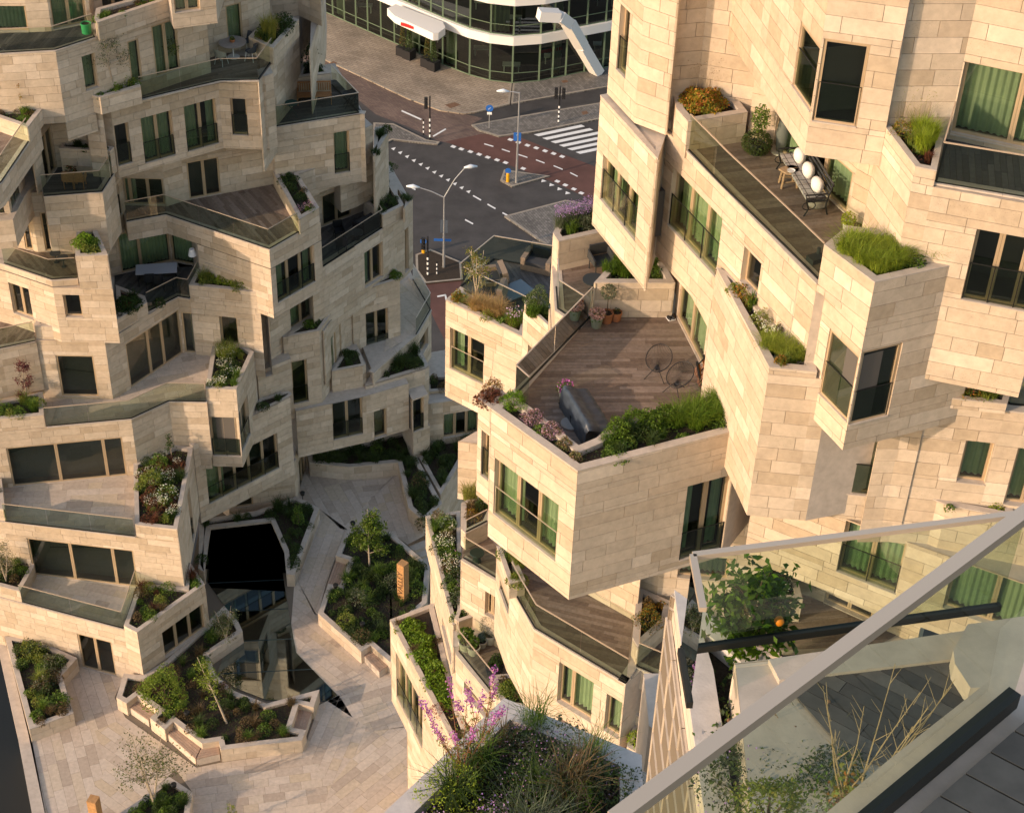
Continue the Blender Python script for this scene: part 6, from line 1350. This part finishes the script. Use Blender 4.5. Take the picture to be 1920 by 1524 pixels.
tree((322, 858), 7.15, 1.5, .35, G2, 'upright dark sapling at the back of the large wedge-shaped trough', n=250, crown0=.3)
shrub((160, 462), 17.75, .5, .6, [(.13, .24, .02), (.18, .30, .03)], 'lush bright green shrub filling the square trough', n=1300, leaf=.1); shrub((170, 474), 17.75, .35, .35, G2, 'darker low shrub at the lip of the square trough', n=400)
for i in range(4): shrub((395+22*i, 526+4*i), 13.75, .38, .42, [(.26, .32, .03), (.32, .36, .05), (.18, .24, .03)], ('leftmost', 'second', 'third', 'rightmost')[i]+' of the lime-green leafy shrubs in the trough by the lamp', n=550, leaf=.1)
shrub((240, 580), 13.75, .65, .6, [(.03, .06, .012), (.05, .09, .02)], 'dense dark green shrub left of the glass rail on the shaded terrace', n=1500, leaf=.1); shrub((300, 575), 13.2, .3, .5, G2, 'dark potted shrub behind the glass of the shaded terrace', n=300)
for p_, l_ in (((120, 603), 'dark purple-leaved shrub left of the small square window trough'), ((165, 603), 'dark purple-leaved shrub right of the small window trough')): shrub(p_, 13.76, .35, .3, RD, l_, n=350, group='purple shrubs in the window trough')
tree((190, 603), 13.76, 1.3, .3, AUT, 'thin autumn-yellow sapling at the right of the small window trough', n=140, leaf=.06, crown0=.3); tree((40, 210), 23.7, 1.5, .3, AUT, 'small sapling with yellowing leaves at the upper left edge', n=160, leaf=.07, crown0=.3)
tuft((425, 665), 10.5, .5, .7, G3, 'tall yellow-green grass at the top of the third terrace trough', n=700); shrub((430, 700), 10.45, .4, .3, G1, 'white-flowering low shrub in the third terrace trough', n=350, flowers=(WHT, 70, .06))
tree((585, 135), 20.8, 1.6, .5, G2, 'dark shrub with upright shoots behind the teak bench', n=500, leaf=.11, crown0=.25); tuft((505, 72), 23.8, .3, 1.1, [(.30, .28, .06), (.26, .26, .06)], 'golden feathery grass at the right end of the upper terrace', n=600, lean=.4); shrub((533, 52), 23.8, .5, .7, G2, 'dark green bush beside the golden grass of the upper terrace', n=700)
for i, p_ in enumerate(((725, 250), (722, 320))): shrub(p_, 17.2 if i == 0 else 13.9, .3 if i == 0 else .6, .5, G2, ('dark spiky plant behind the outer glass corner', 'dense shrub in the curved trough beside the street')[i], n=300+500*i)
# right tower
BOLD = [(.08, .15, .015), (.11, .19, .02), (.06, .11, .012)]
shrub((963, 762), 30.3, .36, .42, [(.10, .20, .015), (.13, .24, .02)], 'round bright green box shrub at the left end of the big deck trough', n=1500, leaf=.05, flat=.9)
shrub((1000, 790), 30.3, .34, .3, [(.42, .25, .34), (.50, .32, .42), (.20, .12, .10), (.10, .11, .05)], 'large mound of pink-flowered sedum, left part', n=1900, leaf=.04, ratio=.9, group='pink sedum mounds'); shrub((1032, 812), 30.3, .34, .28, [(.45, .28, .36), (.52, .34, .42), (.22, .13, .11), (.11, .12, .05)], 'large mound of pink-flowered sedum, right part', n=1900, leaf=.04, ratio=.9, group='pink sedum mounds')
shrub((1058, 838), 30.3, .25, .25, [(.16, .15, .05), (.26, .17, .11), (.11, .13, .04)], 'bronze and green sedum before the stone corner', n=800, leaf=.045, ratio=.8); shrub((1078, 862), 30.3, .2, .25, [(.14, .15, .05), (.24, .15, .10)], 'bronze sedum at the very corner of the big overhang', n=600, leaf=.045, ratio=.8)
for i, (x, y) in enumerate(((1160, 818), (1190, 800), (1222, 802), (1250, 792))): shrub((x, y), 30.28, .42, .55, BOLD, ('leftmost', 'second', 'third', 'rightmost')[i]+' of the leafy green shrubs along the big deck trough', n=1500, leaf=.065)
shrub((1143, 850), 30.28, .2, .22, G1, 'small bright trailing shrub over the coping of the big overhang', n=350, leaf=.05)
for i, (x, y) in enumerate(((1268, 795), (1292, 786), (1316, 780), (1338, 768), (1358, 762), (1345, 788), (1370, 780), (1305, 800))): tuft((x, y), 30.28, .22, .62, [(.09, .17, .015), (.12, .21, .02), (.15, .23, .03)], ('first', 'second', 'third', 'fourth', 'fifth', 'sixth', 'seventh', 'eighth')[i]+' clump from the left of the arching green grass in the big deck trough', n=520, w=.012, lean=.8, group=None)
shrub((925, 738), 30.2, .3, .5, AUT+RD, 'red-brown autumn shrub left of the big timber deck', n=900, leaf=.045, cat='shrub')
for i, (x, y) in enumerate(((893, 585), (915, 590), (935, 596))): tuft((x, y), 23.65, .2, .75, STRAW, ('left', 'middle', 'right')[i]+' clump of straw-coloured feather grass in the lounge trough', n=700, w=.01, lean=.65)
tuft((963, 612), 23.65, .22, .6, [(.20, .28, .03), (.16, .24, .03)], 'bright green grass with pink allium heads at the right of the lounge trough', n=600, heads=([(.50, .33, .48), (.58, .42, .55)], 60, .07)); shrub((940, 608), 23.65, .25, .3, G1, 'green leafy shrub left of the allium grass', n=350)
tree((893, 560), 23.6, 2.2, .6, [(.16, .17, .03), (.20, .16, .03), (.11, .13, .03)], 'small multi-stemmed tree with autumn-tinted leaves in the lounge trough', stems=3, n=900, leaf=.08, crown0=.35); shrub((858, 568), 23.65, .3, .5, G3+AUT, 'yellowing shrub at the left corner of the lounge trough', n=450); shrub((1008, 575), 25.1, .45, .8, [(.06, .09, .03), (.09, .13, .04), (.16, .19, .10)], 'variegated evergreen shrub beside the lounge terrace', n=1800, leaf=.06); tuft((1000, 590), 25.1, .25, .45, BOLD, 'green sedge below the variegated evergreen', n=450)
for i, (x, y) in enumerate(((1052, 432), (1070, 428), (1090, 425), (1105, 418))): tuft((x, y), 30.65, .2, .72, G4, ('leftmost', 'second', 'third', 'rightmost')[i]+' clump of lavender-blue perovskia at the chair deck', n=300, w=.01, lean=.45, heads=(PURP, 320, .035), cat='lavender', name='lavender_clump')
tuft((1190, 470), 30.85, .3, .4, [(.30, .20, .04), (.36, .24, .05), (.2, .2, .04)], 'orange-brown grass in the triangular trough', n=700); 
for i, (x, y) in enumerate(((1145, 510), (1170, 512), (1195, 500), (1165, 495))): tuft((x, y), 30.85, .25, .35, BOLD, ('left', 'front', 'right', 'back')[i]+' low green sedge in the triangular trough', n=500)
shrub((1318, 200), 37.1, .62, .5, [(.35, .20, .03), (.30, .24, .03), (.16, .20, .03), (.42, .16, .05)], 'autumn-coloured geranium mound in the trough at the end of the upper deck', n=3200, leaf=.065, ratio=.8)
tuft((1318, 178), 37.1, .5, 1.05, [(.30, .24, .17), (.36, .30, .22)], 'airy brown seed-head grass behind the autumn geranium', n=260, w=.006, lean=.5, heads=([(.26, .20, .14)], 240, .03), droop=.1)
for i, (x, y) in enumerate(((1600, 470), (1630, 480), (1660, 485), (1690, 490), (1615, 500), (1645, 512), (1675, 505), (1715, 488), (1745, 490), (1585, 482))): tuft((x, y), 37.45, .2, .62, [(.22, .29, .03), (.27, .34, .04), (.18, .25, .03)], ('first', 'second', 'third', 'fourth', 'fifth', 'sixth', 'seventh', 'eighth', 'ninth', 'tenth')[i]+' clump of yellow-green grass in the high corner trough', n=520, w=.01, lean=.75)
for i, (x, y) in enumerate(((1728, 285), (1742, 268), (1722, 262))): tuft((x, y), 39.9, .16, .62, [(.28, .36, .04), (.24, .32, .03)], ('front', 'right', 'back')[i]+' clump of lime-green grass in the top right trough', n=600, w=.009, lean=.45)
shrub((1690, 255), 39.9, .3, .4, AUT+G3, 'bronze twiggy shrub left of the lime-green grass', n=700, leaf=.045); tuft((1705, 240), 39.9, .4, .9, [(.30, .26, .14), (.2, .2, .07)], 'tall wispy flowering stems behind the lime-green grass', n=110, w=.006, heads=([(.40, .36, .2)], 110, .03), droop=.1)
for i, (x, y) in enumerate(((1440, 655), (1462, 660), (1485, 672), (1505, 670))): tuft((x, y), 34., .22, .5, [(.22, .28, .04), (.27, .32, .05)], ('first', 'second', 'third', 'fourth')[i]+' grass clump at the front of the curved trough', n=420, w=.01, lean=.8)
shrub((1425, 610), 34., .26, .5, G3, 'white-flowering shrub in the middle of the curved trough', n=700, leaf=.045, flowers=(WHT, 90, .035)); shrub((1405, 575), 34., .2, .4, AUT+G3, 'olive-brown shrub at the upper end of the curved trough', n=500, leaf=.04); shrub((1455, 630), 34., .24, .35, G1+RD, 'green and red shrub behind the grass in the curved trough', n=500, leaf=.045)
shrub((1820, 742), 33.3, .35, .4, G1+AUT, 'green shrub with orange flowers on the right-hand ledge', n=900, leaf=.05, flowers=([(.5, .15, .04)], 40, .04)); tuft((1850, 748), 33.3, .22, .4, G3, 'grass clump beside the orange-flowered shrub', n=350)
shrub((1868, 948), 29.9, .25, .22, [(.28, .34, .03), (.22, .28, .03)], 'lime-green leafy plant at the right end of the mulch ledge', n=400, leaf=.06); shrub((1780, 955), 29.9, .16, .16, G1, 'small green plant spilling over the mulch ledge', n=200, leaf=.05)
for i in range(6): shrub((770+12*i+(i % 2)*10, 1182+26*i), 10.15, .55, .38, [(.14, .24, .02), (.18, .28, .03), (.09, .16, .015)], ('topmost', 'second', 'third', 'fourth', 'fifth', 'lowest')[i]+' of the bright green euonymus shrubs on the long lower roof bed', n=800, leaf=.12)
shrub((822, 1335), 10.15, .4, .3, RD+[(.35, .05, .09)], 'reddish-pink low plant at the lower end of the long roof bed', n=350, leaf=.06)
shrub((838, 988), 13.7, .35, .45, [(.14, .22, .03), (.18, .26, .04)], 'hydrangea with cream flower heads in the high trough', n=700, leaf=.09, flowers=([(.62, .62, .34), (.7, .7, .55)], 60, .14))
for i, (x, y) in enumerate(((835, 1020), (848, 1050), (852, 1080), (858, 1105), (858, 1130))): shrub((x, y), 13.7, .4, .4, G1 if i % 2 else G2+G4, ('first', 'second', 'third', 'fourth', 'fifth')[i]+' shrub down from the hydrangea in the high trough', n=600, leaf=.08, flowers=(WHT+PINK, 40, .05) if i in (1, 3) else None)
tuft((883, 935), 17.15, .3, .6, [(.24, .24, .06), (.2, .22, .05)], 'pale green grass in the glass-fronted trough', n=600); shrub((908, 945), 17.15, .3, .4, G1, 'white-flowering shrub beside the pale grass', n=450, flowers=(WHT, 40, .06)); shrub((885, 970), 17.15, .35, .35, AUT, 'russet heuchera mound in the glass-fronted trough', n=600, leaf=.07)
shrub((1215, 1170), 20.45, .5, .55, G2+AUT, 'dense bronze-green bush at the right end of the lower deck', n=1500, leaf=.055); shrub((1445, 1085), 20.7, .8, .7, G2, 'big dark leafy bush behind the citrus tree', n=2200, leaf=.06, flowers=(WHT, 60, .05)); shrub((950, 1300), 13.95, .5, .45, G1+G3, 'light green shrub at the end of the pot deck', n=900, leaf=.07); shrub((1195, 1395), 17.05, .4, .5, [(.24, .32, .03), (.18, .26, .03)], 'lime-green ferny bush beside the lower doors', n=800, leaf=.06)
for i, p_ in enumerate(((965, 1050), (975, 1060))): tuft(p_, 20.4, .2, .35, G3, ('upper', 'lower')[i]+' grass clump under the big overhang', n=300)
# --- foreground planting (close to the camera)
def fireweed(px, z, h, lab, n=7):
    e = empty('willowherb', P(*px, z), 0, lab, 'wildflower'); m = MB(); L_, Cc, Fv, Fc = [], [], [], []
    for k in range(n):
        a = NP.uniform(0, 6.28); d = np.array([math.cos(a)*.35, math.sin(a)*.35, 1.])*h*NP.uniform(.7, 1.1); pts = [d*t+np.array([0, 0, -.08*h*t*t*abs(math.cos(a))]) for t in (0, .35, .7, 1)]; m.tube(pts, [.006, .005, .004, .002], 4, cap=False)
        t = NP.uniform(.05, .75, 60)[:, None]; C_ = d*t+NP.normal(size=(60, 3))*.035; L_.append(leafq(C_, .06, ratio=.22, up=.2)); Cc.append(pick([(.16, .20, .04), (.22, .16, .05), (.28, .10, .05)], 60))
        t = NP.uniform(.78, 1.0, 70)[:, None]; C_ = d*t+NP.normal(size=(70, 3))*.022; Fv.append(leafq(C_, .028, ratio=.9)); Fc.append(pick([(.50, .17, .50), (.58, .25, .58), (.42, .12, .38)], 70))
    m.build('stems', mat('reddish_stem', (.22, .09, .05), .8), e); build_np('foliage', np.concatenate(L_), None, np.concatenate(Cc), LEAF, e); build_np('flowers', np.concatenate(Fv), None, np.concatenate(Fc), LEAF, e)
fireweed((865, 1450), 43.7, 1.25, 'tall pink rosebay willowherb leaning over the grey coping', 9); fireweed((900, 1400), 43.7, 1.0, 'pink willowherb at the apex of the near roof bed', 5)
for i, (x, y, r_, pal, h_) in enumerate(((850, 1500, .4, [(.20, .28, .03), (.26, .34, .04)], .55), (970, 1420, .35, G4, .4), (1030, 1450, .45, G4+G2, .5), (1090, 1470, .45, G4, .45), (1140, 1500, .4, G2, .5), (1000, 1500, .45, G4+G1, .5), (1080, 1515, .3, [(.12, .22, .02), (.16, .26, .03)], .45), (935, 1480, .4, G2, .35))):
    shrub((x, y), 43.65, r_, h_, pal, ('bright green bushy foliage at the left arm of the near bed', 'grey-green catmint near the apex of the near bed', 'large grey-green catmint clump in the near bed', 'catmint clump right of centre in the near bed', 'dark clump at the right arm of the near bed', 'mixed clump at the bottom of the near bed', 'fresh green bush at the bottom edge of the near bed', 'dark low clump left of centre in the near bed')[i], n=1300, leaf=.035, flowers=(PURP+PINK, 160, .022) if i in (1, 2, 3, 5) else None)
for i, (x, y) in enumerate(((1000, 1375), (900, 1450), (1110, 1440))): tuft((x, y), 43.65, .12, .7, G1, ('grass tuft beside the grey coping of the near bed', 'grass tuft left of the catmint', 'grass tuft right of the catmint')[i], n=160, w=.007)
def teasel(px, z, n, h, lab):
    e = empty('seed_head_plant', P(*px, z), 0, lab, 'wildflower'); m = MB(); hd = MB()
    for k in range(n):
        a = NP.uniform(0, 6.28); d = np.array([math.cos(a)*.45, math.sin(a)*.45, 1])*h*NP.uniform(.6, 1.1); m.tube([d*0, d*.5+[0, 0, .05], d], .003, 4, cap=False); hd.lathe([(.004, -.016), (.013, -.01), (.017, 0), (.013, .01), (.004, .016)], 8, c=tuple(d))
    m.build('stems', mat('dry_stem', (.26, .17, .09), .8), e); hd.build('seed_heads', mat('dry_seed_head', (.20, .11, .06), .95, bump=.8, bscale=300), e); c = NP.normal(size=(500, 3))*np.array([.13, .13, .1])+np.array([0, 0, .14]); build_np('foliage', leafq(c, .045), None, pick(G1+G2, 500), LEAF, e)
teasel((1480, 1400), 49.2, 12, .55, 'brown round seed heads on wiry stems behind the handrail'); teasel((1395, 1420), 49.2, 6, .45, 'few round seed heads above the pale coping edge')
def twigs(px, z, h, lab, n=5):
    e = empty('bare_shrub', P(*px, z), 0, lab, 'shrub'); m = MB()
    for k in range(n):
        a = NP.uniform(-2.6, -.4) if k % 2 else NP.uniform(0, 6.28); d = np.array([math.cos(a)*.3, math.sin(a)*.15, 1])*h*NP.uniform(.75, 1.1); m.tube([d*t+NP.normal(size=3)*.01 for t in (0, .3, .6, 1)], [.007, .006, .004, .002], 5, cap=False)
        for j in range(7): t = NP.uniform(.25, .95); b0 = d*t; a2 = NP.uniform(0, 6.28); e2 = b0+np.array([math.cos(a2)*.5, math.sin(a2)*.4, .75])*h*.2*NP.uniform(.5, 1.1); m.tube([b0, e2], [.003, .0012], 4, cap=False)
    m.build('twigs', mat('pale_twig', (.34, .26, .15), .8), e); c = NP.normal(size=(160, 3))*np.array([.06, .06, .1])+np.array([0, 0, .12]); build_np('foliage', leafq(c, .05), None, pick(G3+AUT, 160), LEAF, e)
twigs((1600, 1530), 50.6, 1.35, 'bare branching shrub in front of the triangular deck'); twigs((1580, 1500), 50.6, 1.2, 'second bare branching shrub with a few green leaves at its foot', 4)
for i, (x, y, z_, r_, h_, pal) in enumerate(((1400, 1500, 49.3, .4, .45, G2+G4), (1470, 1470, 49.3, .35, .4, G2+G1), (1520, 1530, 49.5, .35, .4, G1+G2), (1560, 1480, 49.5, .3, .35, G2), (1440, 1540, 50.5, .25, .35, G3), (1610, 1560, 50.8, .2, .3, G1+RD))):
    shrub((x, y), z_, r_, h_, pal, ('dark blue-flowered shrub at the foot of the pale coping', 'dense shrub under the seed heads', 'leafy shrub in the middle of the wedge bed', 'dark shrub beside the grey coping of the triangular deck', 'yellow-green shoots close to the camera at the bottom edge', 'green and red shoots close to the camera right of centre')[i], n=1500, leaf=.032, flowers=(PURP, 60, .02) if i < 2 else None)
